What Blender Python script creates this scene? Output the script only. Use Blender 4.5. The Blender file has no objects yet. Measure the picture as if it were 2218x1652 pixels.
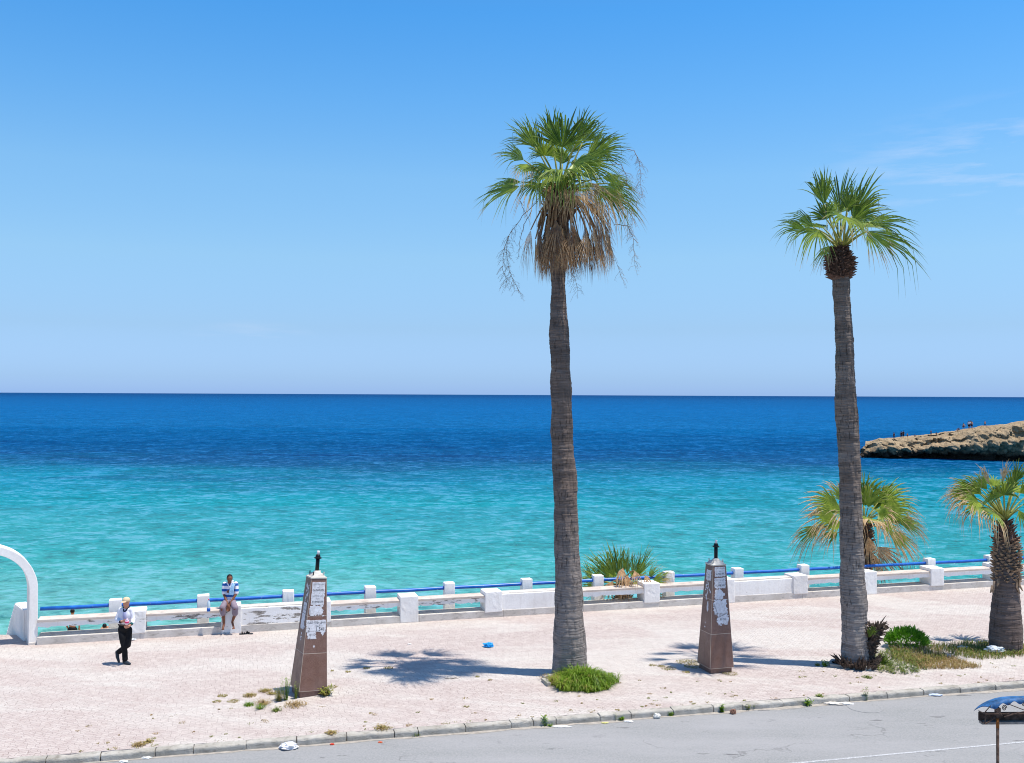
import bpy, bmesh, math, random
from mathutils import Vector, Matrix, noise
R = math.radians
rnd = random.Random(7)
sc = bpy.context.scene
C = sc.collection

# ------------------------------------------------------------------ camera
CAMH, FPX, PITCH, ROLL = 7.0, 2156.0, R(0.763), 0.0045
_F = Vector((0, math.cos(PITCH), math.sin(PITCH)))
_u = Vector((0, -math.sin(PITCH), math.cos(PITCH)))
_r = Vector((1, 0, 0))
CR = _r*math.cos(ROLL) + _u*math.sin(ROLL)
CU = -_r*math.sin(ROLL) + _u*math.cos(ROLL)
cam = bpy.data.cameras.new('camera')
cam.sensor_width = 36; cam.lens = 36*FPX/2218; cam.clip_end = 300000; cam.clip_start = 0.1
co = bpy.data.objects.new('camera', cam); C.objects.link(co)
m = Matrix((CR, CU, -_F)).transposed().to_4x4(); m.translation = Vector((0, 0, CAMH))
co.matrix_world = m
sc.camera = co

def ray(x, y): return _F*FPX + CR*(x-1109) + CU*(826-y)
def G(x, y, z=0.0):
    d = ray(x, y); return Vector((0, 0, CAMH)) + d*((z-CAMH)/d.z)
def P(x, y, Y):
    d = ray(x, y); return Vector((0, 0, CAMH)) + d*(Y/d.y)

# ------------------------------------------------------------------ world, sun, exposure
SUN_EL, SUN_AZ = R(73), R(-11)            # azimuth measured from +X, negative = towards the camera side
S = Vector((math.cos(SUN_EL)*math.cos(SUN_AZ), math.cos(SUN_EL)*math.sin(SUN_AZ), math.sin(SUN_EL)))
w = bpy.data.worlds.new('World'); sc.world = w; w.use_nodes = True
wt = w.node_tree; wt.nodes.clear()
out = wt.nodes.new('ShaderNodeOutputWorld'); bg = wt.nodes.new('ShaderNodeBackground')
sky = wt.nodes.new('ShaderNodeTexSky'); sky.sky_type = 'NISHITA'; sky.sun_disc = False
sky.sun_elevation = SUN_EL; sky.sun_rotation = R(90) - SUN_AZ
sky.altitude = 10; sky.air_density = 1.0; sky.dust_density = 0.35; sky.ozone_density = 3.0
hs = wt.nodes.new('ShaderNodeHueSaturation'); hs.inputs['Saturation'].default_value = 1.12
wt.links.new(sky.outputs[0], hs.inputs['Color'])
# elevation-dependent tint of the clear sky (clean sea air: blue right down to the horizon)
tc = wt.nodes.new('ShaderNodeTexCoord'); sx = wt.nodes.new('ShaderNodeSeparateXYZ'); wt.links.new(tc.outputs['Generated'], sx.inputs[0])
rp = wt.nodes.new('ShaderNodeValToRGB'); wt.links.new(sx.outputs[2], rp.inputs[0]); el_ = rp.color_ramp.elements
STOPS = [(0.0, (.48, .79, 1.78)), (.015, (.50, .775, 1.53)), (.065, (.66, .825, 1.17)), (.134, (.96, 1.118, 1.211)), (.211, (1.033, 1.306, 1.354)), (.284, (.81, 1.32, 1.496)), (.361, (.585, 1.293, 1.597)), (.6, (.85, 1.08, 1.25)), (1.0, (1.0, 1.04, 1.08))]
while len(el_) > 1: el_.remove(el_[-1])
for i_, (q_, c_) in enumerate(STOPS):
    e_ = el_[0] if i_ == 0 else el_.new(q_); e_.position = q_; e_.color = tuple(v/2 for v in c_)+(1,)
tm = wt.nodes.new('ShaderNodeVectorMath'); tm.operation = 'MULTIPLY'; tm2 = wt.nodes.new('ShaderNodeVectorMath'); tm2.operation = 'SCALE'; tm2.inputs['Scale'].default_value = 2.0
wt.links.new(hs.outputs[0], tm.inputs[0]); wt.links.new(rp.outputs[0], tm.inputs[1]); wt.links.new(tm.outputs[0], tm2.inputs[0])
# thin wisps of cloud, laid out by sky direction
mp = wt.nodes.new('ShaderNodeMapping')
mp.inputs['Scale'].default_value = (3.2, 3.2, 22); mp.inputs['Rotation'].default_value = (0, R(3), 0)
mp.inputs['Location'].default_value = (0.3, 0.1, 0.55)
wt.links.new(tc.outputs['Generated'], mp.inputs[0])
nz = wt.nodes.new('ShaderNodeTexNoise'); nz.inputs['Scale'].default_value = 2.0; nz.inputs['Detail'].default_value = 7
nz.inputs['Roughness'].default_value = 0.62; wt.links.new(mp.outputs[0], nz.inputs['Vector'])
crp = wt.nodes.new('ShaderNodeMapRange'); crp.inputs[1].default_value = 0.50; crp.inputs[2].default_value = 0.80
wt.links.new(nz.outputs[0], crp.inputs[0])
def wmask(dirv, inner, outer):
    d = wt.nodes.new('ShaderNodeVectorMath'); d.operation = 'DISTANCE'
    sc_ = wt.nodes.new('ShaderNodeVectorMath'); sc_.operation = 'MULTIPLY'; sc_.inputs[1].default_value = (1, 1, 3.2)
    wt.links.new(tc.outputs['Generated'], sc_.inputs[0]); wt.links.new(sc_.outputs[0], d.inputs[0])
    dv = Vector(dirv).normalized(); d.inputs[1].default_value = (dv.x, dv.y, dv.z*3.2)
    mr = wt.nodes.new('ShaderNodeMapRange'); mr.inputs[1].default_value = inner; mr.inputs[2].default_value = outer
    mr.inputs[3].default_value = 1; mr.inputs[4].default_value = 0
    wt.links.new(d.outputs['Value'], mr.inputs[0]); return mr.outputs[0]
def wm(op, a, b):
    n = wt.nodes.new('ShaderNodeMath'); n.operation = op
    for i, v in enumerate((a, b)):
        if isinstance(v, (int, float)): n.inputs[i].default_value = v
        else: wt.links.new(v, n.inputs[i])
    return n.outputs[0]
mk = wm('ADD', wmask(ray(2230, 345), 0.02, 0.20), wm('MULTIPLY', wmask(ray(545, 738), 0.01, 0.07), 0.55))
cl = wm('MULTIPLY', wm('MULTIPLY', crp.outputs[0], mk), 0.85)
mx = wt.nodes.new('ShaderNodeMix'); mx.data_type = 'RGBA'
wt.links.new(cl, mx.inputs[0]); wt.links.new(tm2.outputs[0], mx.inputs[6]); mx.inputs[7].default_value = (5.8, 6.4, 8.0, 1)
wt.links.new(mx.outputs[2], bg.inputs[0]); bg.inputs[1].default_value = 0.1
wt.links.new(bg.outputs[0], out.inputs[0])
sl = bpy.data.lights.new('sun', 'SUN'); sl.energy = 4.2; sl.angle = R(0.53); sl.color = (1.0, 0.95, 0.865)
so = bpy.data.objects.new('sun', sl); C.objects.link(so); so.rotation_euler = S.to_track_quat('Z', 'Y').to_euler()
sc.view_settings.view_transform = 'Standard'; sc.view_settings.look = 'None'
sc.view_settings.gamma = 1; sc.view_settings.exposure = 0.35
sc.cycles.pixel_filter_type = 'BLACKMAN_HARRIS'; sc.cycles.filter_width = 1.05; sc.cycles.max_bounces = 6; sc.cycles.transparent_max_bounces = 8; sc.cycles.caustics_reflective = False

# ------------------------------------------------------------------ helpers: materials
def lin(c):
    return tuple((v/255/12.92 if v/255 <= 0.04045 else ((v/255+0.055)/1.055)**2.4) for v in c) + (1,)
class NT:
    def __init__(s, name, rough=0.85, spec=0.25):
        s.m = bpy.data.materials.new(name); s.m.use_nodes = True; s.t = s.m.node_tree
        s.b = s.t.nodes['Principled BSDF']; s.out = s.t.nodes['Material Output']
        s.b.inputs['Roughness'].default_value = rough; s.b.inputs['Specular IOR Level'].default_value = spec
        s._tc = None
    def set(s, sock, v):
        if isinstance(v, bpy.types.NodeSocket): s.t.links.new(v, sock)
        elif isinstance(v, tuple) and len(v) == 3 and sock.type == 'RGBA': sock.default_value = v + (1,)
        else: sock.default_value = v
    def n(s, typ, ins=None, **props):
        nd = s.t.nodes.new('ShaderNode'+typ)
        for k, v in props.items(): setattr(nd, k, v)
        for k, v in (ins or {}).items(): s.set(nd.inputs[k], v)
        return nd
    def obj(s):
        if not s._tc: s._tc = s.n('TexCoord')
        return s._tc.outputs['Object']
    def pos(s): return s.n('NewGeometry').outputs['Position']
    def mapv(s, v, scale=(1, 1, 1), rot=(0, 0, 0), loc=(0, 0, 0)):
        return s.n('Mapping', {0: v, 'Scale': scale, 'Rotation': rot, 'Location': loc}).outputs[0]
    def noise(s, v, scale=1, det=4, rough=0.5, dist=0):
        return s.n('TexNoise', {'Vector': v, 'Scale': scale, 'Detail': det, 'Roughness': rough, 'Distortion': dist}).outputs[0]
    def noisec(s, v, scale=1, det=3):
        return s.n('TexNoise', {'Vector': v, 'Scale': scale, 'Detail': det}).outputs[1]
    def mr(s, v, a, b, c=0.0, d=1.0):
        return s.n('MapRange', {0: v, 1: a, 2: b, 3: c, 4: d}).outputs[0]
    def mix(s, f, a, b, mode='MIX'):
        nd = s.n('Mix', data_type='RGBA', blend_type=mode); s.set(nd.inputs[0], f); s.set(nd.inputs[6], a); s.set(nd.inputs[7], b)
        return nd.outputs[2]
    def math(s, op, a, b=0.0, clamp=False):
        nd = s.n('Math', operation=op, use_clamp=clamp); s.set(nd.inputs[0], a); s.set(nd.inputs[1], b); return nd.outputs[0]
    def ramp(s, v, stops):
        nd = s.n('ValToRGB', {0: v}); e = nd.color_ramp.elements
        while len(e) > 1: e.remove(e[-1])
        e[0].position = stops[0][0]; e[0].color = stops[0][1]
        for p, c in stops[1:]:
            x = e.new(p); x.color = c
        return nd.outputs[0]
    def sep(s, v): return s.n('SeparateXYZ', {0: v}).outputs
    def bump(s, h, strength=0.5, dist=0.02, normal=None):
        ins = {'Height': h, 'Strength': strength, 'Distance': dist}
        if normal: ins['Normal'] = normal
        return s.n('Bump', ins).outputs[0]
    def done(s, color=None, normal=None, rough=None):
        if color is not None: s.set(s.b.inputs['Base Color'], color)
        if normal is not None: s.set(s.b.inputs['Normal'], normal)
        if rough is not None: s.set(s.b.inputs['Roughness'], rough)
        return s.m

def simple(name, rgb, rough=0.8, var=0.12, scale=6, bump=0.0, spec=0.25, bscale=None, metal=0):
    t = NT(name, rough, spec); c = lin(rgb); v = t.noise(t.obj(), scale, 4, 0.6)
    dark = tuple(x*(1-var*2) for x in c[:3])+(1,); lite = tuple(min(1, x*(1+var)) for x in c[:3])+(1,)
    col = t.mix(t.mr(v, 0.3, 0.7), dark, lite)
    t.b.inputs['Metallic'].default_value = metal
    nn = t.bump(t.noise(t.obj(), bscale or scale*4, 5, 0.6), bump, 0.01) if bump else None
    return t.done(col, nn)

# ------------------------------------------------------------------ helpers: meshes and tags
def chip(o, amp=.010, cuts=6):
    bm = bmesh.new(); bm.from_mesh(o.data)
    bmesh.ops.subdivide_edges(bm, edges=[e for e in bm.edges if e.calc_length() > .12], cuts=cuts, use_grid_fill=True)
    for v in bm.verts:
        v.co += noise.noise_vector(v.co*7+Vector((0, 0, 4)))*amp*.5
        k = noise.noise(v.co*5+Vector((3, 8, 1)))
        if k > .38: v.co += noise.noise_vector(v.co*23)*amp*1.4
    bm.to_mesh(o.data); bm.free(); return o
class MB:
    def __init__(s): s.v = []; s.f = []; s.a = []; s.val = 0.0
    def add(s, vs, fs, av=None):
        o = len(s.v); s.v.extend([tuple(p) for p in vs]); s.f.extend([tuple(i+o for i in f) for f in fs])
        s.a.extend(av if av is not None else [s.val]*len(vs)); return o
    def box(s, x0, x1, y0, y1, z0, z1, bev=0.0, M=None, jit=0.0):
        bm = bmesh.new()
        bmesh.ops.create_cube(bm, size=1)
        for v in bm.verts:
            v.co = Vector((x0+(v.co.x+.5)*(x1-x0), y0+(v.co.y+.5)*(y1-y0), z0+(v.co.z+.5)*(z1-z0)))
            if jit: v.co += Vector((rnd.uniform(-jit, jit), rnd.uniform(-jit, jit), rnd.uniform(-jit, jit)))
        if bev: bmesh.ops.bevel(bm, geom=bm.edges[:], offset=bev, segments=2, affect='EDGES', profile=0.6)
        if M: bmesh.ops.transform(bm, matrix=M, verts=bm.verts)
        s.bm(bm)
    def bm(s, bm):
        bm.verts.index_update()
        s.add([v.co.copy() for v in bm.verts], [[v.index for v in f.verts] for f in bm.faces]); bm.free()
    def tube(s, pts, rad, n=8, cap=True):
        pts = [Vector(p) for p in pts]; N = len(pts)
        if not isinstance(rad, (list, tuple)): rad = [rad]*N
        ref = None; rings = []
        for i, p in enumerate(pts):
            d = (pts[min(i+1, N-1)]-pts[max(i-1, 0)])
            if d.length < 1e-9: d = Vector((0, 0, 1))
            d.normalize()
            if ref is None:
                ref = Vector((0, 0, 1)) if abs(d.z) < .9 else Vector((1, 0, 0))
            a = (ref - d*ref.dot(d))
            if a.length < 1e-6: a = d.orthogonal()
            a.normalize(); ref = a; b = d.cross(a)
            rings.append([p + (a*math.cos(2*math.pi*k/n)+b*math.sin(2*math.pi*k/n))*rad[i] for k in range(n)])
        vs = [q for r in rings for q in r]; fs = []
        for i in range(N-1):
            for k in range(n):
                fs.append((i*n+k, i*n+(k+1) % n, (i+1)*n+(k+1) % n, (i+1)*n+k))
        if cap: fs.append(tuple(range(n-1, -1, -1))); fs.append(tuple((N-1)*n+k for k in range(n)))
        s.add(vs, fs)
    def lathe(s, prof, n=24, c=(0, 0)):
        vs = []; fs = []
        for r, z in prof:
            for k in range(n):
                a = 2*math.pi*k/n; vs.append((c[0]+r*math.cos(a), c[1]+r*math.sin(a), z))
        for i in range(len(prof)-1):
            for k in range(n): fs.append((i*n+k, i*n+(k+1) % n, (i+1)*n+(k+1) % n, (i+1)*n+k))
        fs.append(tuple(range(n-1, -1, -1))); fs.append(tuple((len(prof)-1)*n+k for k in range(n)))
        s.add(vs, fs)
    def prism(s, poly, y0, y1):
        """polygon in x,z extruded along y"""
        n = len(poly); vs = [(x, y0, z) for x, z in poly]+[(x, y1, z) for x, z in poly]
        fs = [tuple(range(n)), tuple(range(2*n-1, n-1, -1))]+[(i, i+n, (i+1) % n+n, (i+1) % n) for i in range(n)]
        s.add(vs, fs)
    def build(s, name, mat, parent=None, smooth=False, attr=None, loc=None):
        me = bpy.data.meshes.new(name); me.from_pydata(s.v, [], s.f); me.validate(); me.update()
        bm = bmesh.new(); bm.from_mesh(me)
        if not attr: bmesh.ops.recalc_face_normals(bm, faces=bm.faces)
        bm.to_mesh(me); bm.free()
        if attr and len(me.vertices) == len(s.a):
            at = me.attributes.new(attr, 'FLOAT', 'POINT'); at.data.foreach_set('value', s.a)
        me.polygons.foreach_set('use_smooth', [smooth]*len(me.polygons))
        me.materials.append(mat)
        o = bpy.data.objects.new(name, me); C.objects.link(o)
        if parent: o.parent = parent
        if loc: o.location = loc
        return o
def tag(o, label=None, cat=None, group=None, kind=None):
    if label: o['label'] = label
    if cat: o['category'] = cat
    if group: o['group'] = group
    if kind: o['kind'] = kind
    return o
def thing(name, loc, rz, label, cat, group=None, rx=0, ry=0):
    o = bpy.data.objects.new(name, None); C.objects.link(o); o.location = loc; o.rotation_euler = (rx, ry, rz)
    o.empty_display_size = 0.2
    return tag(o, label, cat, group)
def kids(o): return [c for c in bpy.data.objects if c.parent == o]
def copy_tree(o, parent=None):
    c = o.copy(); C.objects.link(c)
    if parent: c.parent = parent
    for ch in kids(o): copy_tree(ch, c)
    return c
def remeshed(name, caps, vox, mat, parent=None, smooth=6, dec=None):
    """one continuous surface grown round tapered capsules / ellipsoids"""
    bm = bmesh.new()
    for c in caps:
        if c[0] == 'e':                                # ('e', centre, (rx,ry,rz), euler)
            _, ce, rr, *eu = c
            M = Matrix.Translation(ce)
            if eu: 
                from mathutils import Euler
                M = M @ Euler(eu[0]).to_matrix().to_4x4()
            M = M @ Matrix.Diagonal((rr[0], rr[1], rr[2], 1))
            bmesh.ops.create_icosphere(bm, subdivisions=3, radius=1, matrix=M)
        else:
            p0, r0, p1, r1 = c; p0 = Vector(p0); p1 = Vector(p1); d = p1-p0; L = max(d.length, 1e-5)
            q = Vector((0, 0, 1)).rotation_difference(d).to_matrix().to_4x4()
            M = Matrix.Translation((p0+p1)/2) @ q
            bmesh.ops.create_cone(bm, cap_ends=True, segments=14, radius1=r0, radius2=r1, depth=L, matrix=M)
            for p, r in ((p0, r0), (p1, r1)):
                bmesh.ops.create_icosphere(bm, subdivisions=2, radius=r*1.02, matrix=Matrix.Translation(p))
    me = bpy.data.meshes.new(name+'_tmp'); bm.to_mesh(me); bm.free()
    o = bpy.data.objects.new(name+'_tmp', me); C.objects.link(o)
    md = o.modifiers.new('r', 'REMESH'); md.mode = 'VOXEL'; md.voxel_size = vox; md.use_smooth_shade = True
    if smooth:
        ms = o.modifiers.new('s', 'SMOOTH'); ms.iterations = smooth; ms.factor = 0.5
    dg = bpy.context.evaluated_depsgraph_get(); dg.update()
    nm = bpy.data.meshes.new_from_object(o.evaluated_get(dg)); nm.name = name
    bpy.data.objects.remove(o); bpy.data.meshes.remove(me)
    nm.materials.clear(); nm.materials.append(mat)
    nm.polygons.foreach_set('use_smooth', [True]*len(nm.polygons))
    r = bpy.data.objects.new(name, nm); C.objects.link(r)
    if parent: r.parent = parent
    return r

# ------------------------------------------------------------------ materials
def plaster(name, grey=0.5, tint=(236, 233, 232)):
    t = NT(name, 0.9, 0.15); p = t.pos()
    a = t.noise(p, 1.1, 6, 0.62, 0.4); b = t.noise(t.mapv(p, (1.2, 1.2, 6)), 2.2, 5, 0.65)
    m1 = t.mr(t.math('MULTIPLY', t.math('ADD', a, b), 0.5), grey, grey+0.03)
    f = t.noise(p, 14, 4, 0.6)
    base = t.mix(t.mr(f, 0.35, 0.65), lin((244, 240, 235)), lin(tint))
    base = t.mix(t.mr(t.noise(p, 0.8, 3), 0.45, 0.75, 0, 0.45), base, lin((208, 200, 192)))
    base = t.mix(t.mr(t.noise(t.mapv(p, (7, 7, 0.9)), 1.0, 5, 0.7), 0.54, 0.76, 0, 0.24), base, lin((176, 164, 148)))
    gry = t.mix(t.mr(t.noise(p, 9, 4, 0.7), 0.35, 0.65), lin((120, 114, 108)), lin((170, 162, 153)))
    col = t.mix(m1, base, gry)
    h = t.math('ADD', t.noise(p, 30, 5, 0.6), t.math('MULTIPLY', m1, -0.6))
    return t.done(col, t.bump(h, 0.55, 0.012))
M_white = plaster('whitewash', 0.64, (252, 249, 244))
M_worn = plaster('worn_whitewash', 0.545, (244, 242, 240))
def concrete(name, c1, c2, c3, bs=0.5):
    t = NT(name, 0.93, 0.12); p = t.pos()
    col = t.mix(t.mr(t.noise(p, 1.6, 6, 0.65), 0.35, 0.65), lin(c1), lin(c2))
    col = t.mix(t.mr(t.noise(t.mapv(p, (1, 1, 3)), 5, 6, 0.7), 0.52, 0.72, 0, 0.75), col, lin(c3))
    return t.done(col, t.bump(t.noise(p, 24, 6, 0.7), bs, 0.015))
M_plinth = concrete('weathered_concrete', (196, 188, 178), (220, 213, 205), (146, 139, 131))
M_slab = concrete('seat_slab_concrete', (196, 180, 168), (214, 203, 192), (150, 140, 130))
M_kerb = concrete('kerb_concrete', (160, 154, 143), (196, 190, 180), (112, 105, 95), 1.0)
M_cap = concrete('cap_concrete', (196, 188, 176), (222, 216, 206), (150, 140, 128))
M_seawall = concrete('seawall_concrete', (120, 115, 108), (150, 142, 134), (90, 88, 84))

# pavement: interlocking pavers, worn pale in broad patches
t = NT('interlocking_pavers', 0.93, 0.12); p = t.pos()
pr = t.mapv(p, (1, 1, 1), (0, 0, R(-15.2)))
wob = t.n('VectorMath', {0: t.noisec(pr, 5, 2), 1: (0.5, 0.5, 0.5)}, operation='SUBTRACT').outputs[0]
wob = t.n('VectorMath', {0: wob, 1: (0.12, 0.12, 0)}, operation='MULTIPLY').outputs[0]
xz = t.sep(pr)
zig = t.math('MULTIPLY', t.math('PINGPONG', xz[0], 0.056), 0.9)
comb = t.n('CombineXYZ', {0: xz[0], 1: t.math('ADD', xz[1], zig), 2: 0.0}).outputs[0]
pv = t.n('VectorMath', {0: comb, 1: wob}, operation='ADD').outputs[0]
bk = t.n('TexBrick', {'Vector': pv, 'Color1': (1, 1, 1, 1), 'Color2': (0.42, 0.42, 0.42, 1), 'Mortar': (0, 0, 0, 1), 'Scale': 1.0,
                      'Mortar Size': 0.0065, 'Mortar Smooth': 0.5, 'Brick Width': 0.225, 'Row Height': 0.1125, 'Bias': 0.0}, offset=0.5, offset_frequency=2, squash=0.8, squash_frequency=3)
tone = t.math('MULTIPLY', bk.outputs[0], 1.0)
wornm = t.noise(t.mapv(p, (0.28, 0.75, 1), (0, 0, R(10))), 0.62, 5, 0.6, 0.6)
wornm = t.mr(wornm, 0.46, 0.56)
pink = t.mix(t.mr(t.noise(p, 2.5, 5, 0.7), 0.3, 0.7), lin((180, 165, 158)), lin((194, 182, 175)))
pale = t.mix(t.mr(t.noise(p, 3.0, 5, 0.7), 0.3, 0.7), lin((192, 184, 176)), lin((204, 197, 189)))
col = t.mix(wornm, pink, pale)
# deeper-red blocks scattered and sand dust
col = t.mix(t.math('MULTIPLY', t.mr(tone, 0.1, 0.9, 1, 0), 0.28), col, lin((160, 134, 130)))
dust = t.mr(t.noise(p, 5.5, 7, 0.72), 0.46, 0.66, 0, 0.6)
col = t.mix(dust, col, lin((208, 197, 188)))
deepm = t.mr(t.noise(t.mapv(p, (0.35, 1.1, 1), (0, 0, R(-12))), 0.55, 4, 0.6, 0.4), 0.5, 0.66)
joint = t.math('MULTIPLY', bk.outputs[1], t.mr(deepm, 0, 1, 0.22, 1.0))
col = t.mix(t.math('MULTIPLY', joint, 0.62), col, lin((128, 108, 98)))
grit = t.mr(t.noise(p, 38, 3, 0.8), 0.30, 0.42, 1, 0)
col = t.mix(t.math('MULTIPLY', grit, 0.22), col, lin((140, 122, 114)))
stain = t.mr(t.noise(p, 0.9, 4, 0.6), 0.66, 0.74, 0, 0.35)
col = t.mix(stain, col, lin((170, 150, 140)))
hh = t.math('ADD', t.math('MULTIPLY', bk.outputs[1], -1.0), t.math('MULTIPLY', t.noise(p, 26, 5, 0.7), 0.8))
hh = t.math('ADD', hh, t.math('MULTIPLY', tone, 0.5))
M_pave = t.done(col, t.bump(hh, 0.7, 0.012))

t = NT('asphalt', 0.92, 0.15); p = t.pos()
col = t.mix(t.mr(t.noise(p, 22, 5, 0.95), 0.32, 0.68), lin((124, 127, 126)), lin((163, 160, 158)))
col = t.mix(t.mr(t.noise(t.mapv(p, (0.35, 1.4, 1), (0, 0, R(14))), 0.8, 6, 0.65), 0.35, 0.7, 0, 0.55), col, lin((166, 163, 163)))
col = t.mix(t.mr(t.noise(p, 1.7, 8, 0.7, 0.5), 0.62, 0.70, 0, 0.30), col, lin((98, 96, 98)))
sp = t.mr(t.noise(t.mapv(p, (0.5, 1.6, 1), (0, 0, R(14))), 2.6, 4, 0.65), 0.66, 0.70, 0, 0.6)
col = t.mix(sp, col, lin((76, 74, 76)))
vor = t.n('TexVoronoi', {'Vector': t.n('VectorMath', {0: p, 1: t.noisec(p, 1.6, 5)}, operation='ADD').outputs[0], 'Scale': 0.22}, feature='DISTANCE_TO_EDGE').outputs[0]
crk = t.math('MULTIPLY', t.mr(vor, 0.0, 0.006, 1, 0), t.mr(t.noise(p, 0.5, 2), 0.5, 0.6, 0, 0.5))
col = t.mix(crk, col, lin((90, 88, 88)))
M_asph = t.done(col, t.bump(t.noise(p, 110, 3, 0.8), 0.5, 0.006))
M_dust = simple('gutter_dust', (172, 164, 154), 0.95, 0.14, 8, 0.4)
M_line = NT('worn_road_paint', 0.8); t = M_line
M_line = t.done(t.mix(t.mr(t.noise(t.pos(), 30, 4, 0.8), 0.38, 0.56, 0, 0.8), lin((206, 206, 206)), lin((150, 149, 150))))

# sea: water body colour by depth of water (distance from shore), rippled glossy surface
t = NT('sea_water'); p = t.pos(); xyz = t.sep(p)
wrp = t.noise(t.mapv(p, (0.010, 0.03, 1)), 1.0, 6, 0.6)
d = t.math('ADD', xyz[1], t.math('MULTIPLY', xyz[0], 0.02))
lg = t.math('LOGARITHM', t.math('MAXIMUM', d, 20.0), 10.0)
lg2 = t.math('ADD', lg, t.mr(wrp, 0.25, 0.75, -0.055, 0.055))
u = t.mr(lg2, 1.6, 3.9)
def L(dist): return (math.log10(dist)-1.6)/2.3
def wb(c, k=0.62): v = lin(c); return (v[0]*k, v[1]*k, v[2]*k, 1)
col = t.ramp(u, [(L(48), wb((130, 204, 190))), (L(66), wb((98, 196, 186))), (L(84), wb((46, 180, 174))), (L(115), wb((6, 162, 174))),
                 (L(164), wb((0, 140, 172))), (L(184), wb((0, 112, 152))), (L(205), wb((0, 84, 138))), (L(300), wb((0, 90, 148))),
                 (L(430), wb((0, 106, 168))), (L(900), wb((0, 106, 172))), (L(2500), wb((0, 94, 158))), (L(7000), wb((0, 74, 134)))])
pt = t.noise(t.mapv(p, (0.012, 0.034, 1)), 1.0, 5, 0.62, 0.5)
bed = t.math('MULTIPLY', t.mr(pt, 0.55, 0.62), t.math('MULTIPLY', t.mr(d, 125, 165), t.mr(d, 430, 260)))
col = t.mix(t.math('MULTIPLY', bed, 0.5), col, wb((0, 62, 122)))
rr_ = []
for i_, (sx_, sy_) in enumerate(((1.15, 1.7), (0.46, 0.52), (0.17, 0.14), (0.045, 0.034))):
    rr_.append(t.noise(t.mapv(p, (sx_, sy_, 1), (0, 0, R((7, -5, 4, 0)[i_]))), 1.0, 5, 0.62, 0.6))
vv = t.math('ADD', t.math('ADD', t.mr(rr_[0], 0.3, 0.7, -0.30, 0.30), t.mr(rr_[1], 0.3, 0.7, -0.26, 0.26)), t.math('ADD', t.mr(rr_[2], 0.3, 0.7, -0.12, 0.12), t.mr(rr_[3], 0.3, 0.7, -0.08, 0.08)))
hsv = t.n('HueSaturation', {'Value': t.math('ADD', vv, 1.0), 'Color': col, 'Hue': t.mr(rr_[1], 0.3, 0.7, 0.492, 0.508)}).outputs[0]
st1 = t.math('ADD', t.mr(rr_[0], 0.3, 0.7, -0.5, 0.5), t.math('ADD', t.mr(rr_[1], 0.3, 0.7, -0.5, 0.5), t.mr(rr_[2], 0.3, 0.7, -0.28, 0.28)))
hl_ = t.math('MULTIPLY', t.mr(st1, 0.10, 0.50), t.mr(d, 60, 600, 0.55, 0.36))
hsv = t.mix(hl_, hsv, t.mix(t.mr(d, 60, 220), wb((150, 206, 222), .62), wb((56, 150, 218), .62)))  # sky reflection on the ripples, painted into the water colour as pale streaks
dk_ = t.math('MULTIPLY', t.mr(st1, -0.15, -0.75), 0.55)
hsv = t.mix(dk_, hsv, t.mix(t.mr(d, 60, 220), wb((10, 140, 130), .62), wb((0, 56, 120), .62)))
fo = t.noise(t.mapv(p, (0.5, 1.2, 1)), 1.0, 3, 0.6)
fl = t.math('MULTIPLY', t.mr(fo, 0.765, 0.785), t.mr(t.noise(t.mapv(p, (4, 9, 1)), 1, 2), 0.4, 0.5))
hsv = t.mix(fl, hsv, (0.75, 0.8, 0.8, 1))
hgt = t.math('ADD', t.math('MULTIPLY', rr_[0], 0.22), t.math('ADD', t.math('MULTIPLY', rr_[1], 0.7), t.math('MULTIPLY', rr_[2], 2.2)))
nb = t.bump(hgt, 0.8, 1.0)
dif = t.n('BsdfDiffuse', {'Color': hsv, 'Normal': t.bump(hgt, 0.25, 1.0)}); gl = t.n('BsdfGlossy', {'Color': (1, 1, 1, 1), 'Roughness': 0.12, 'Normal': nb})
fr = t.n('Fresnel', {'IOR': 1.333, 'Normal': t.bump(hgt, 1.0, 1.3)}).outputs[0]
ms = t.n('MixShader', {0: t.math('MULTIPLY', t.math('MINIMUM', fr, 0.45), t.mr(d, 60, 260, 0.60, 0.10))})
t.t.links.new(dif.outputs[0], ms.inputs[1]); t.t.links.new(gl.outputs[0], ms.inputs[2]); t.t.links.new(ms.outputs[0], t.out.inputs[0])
M_sea = t.m

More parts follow.
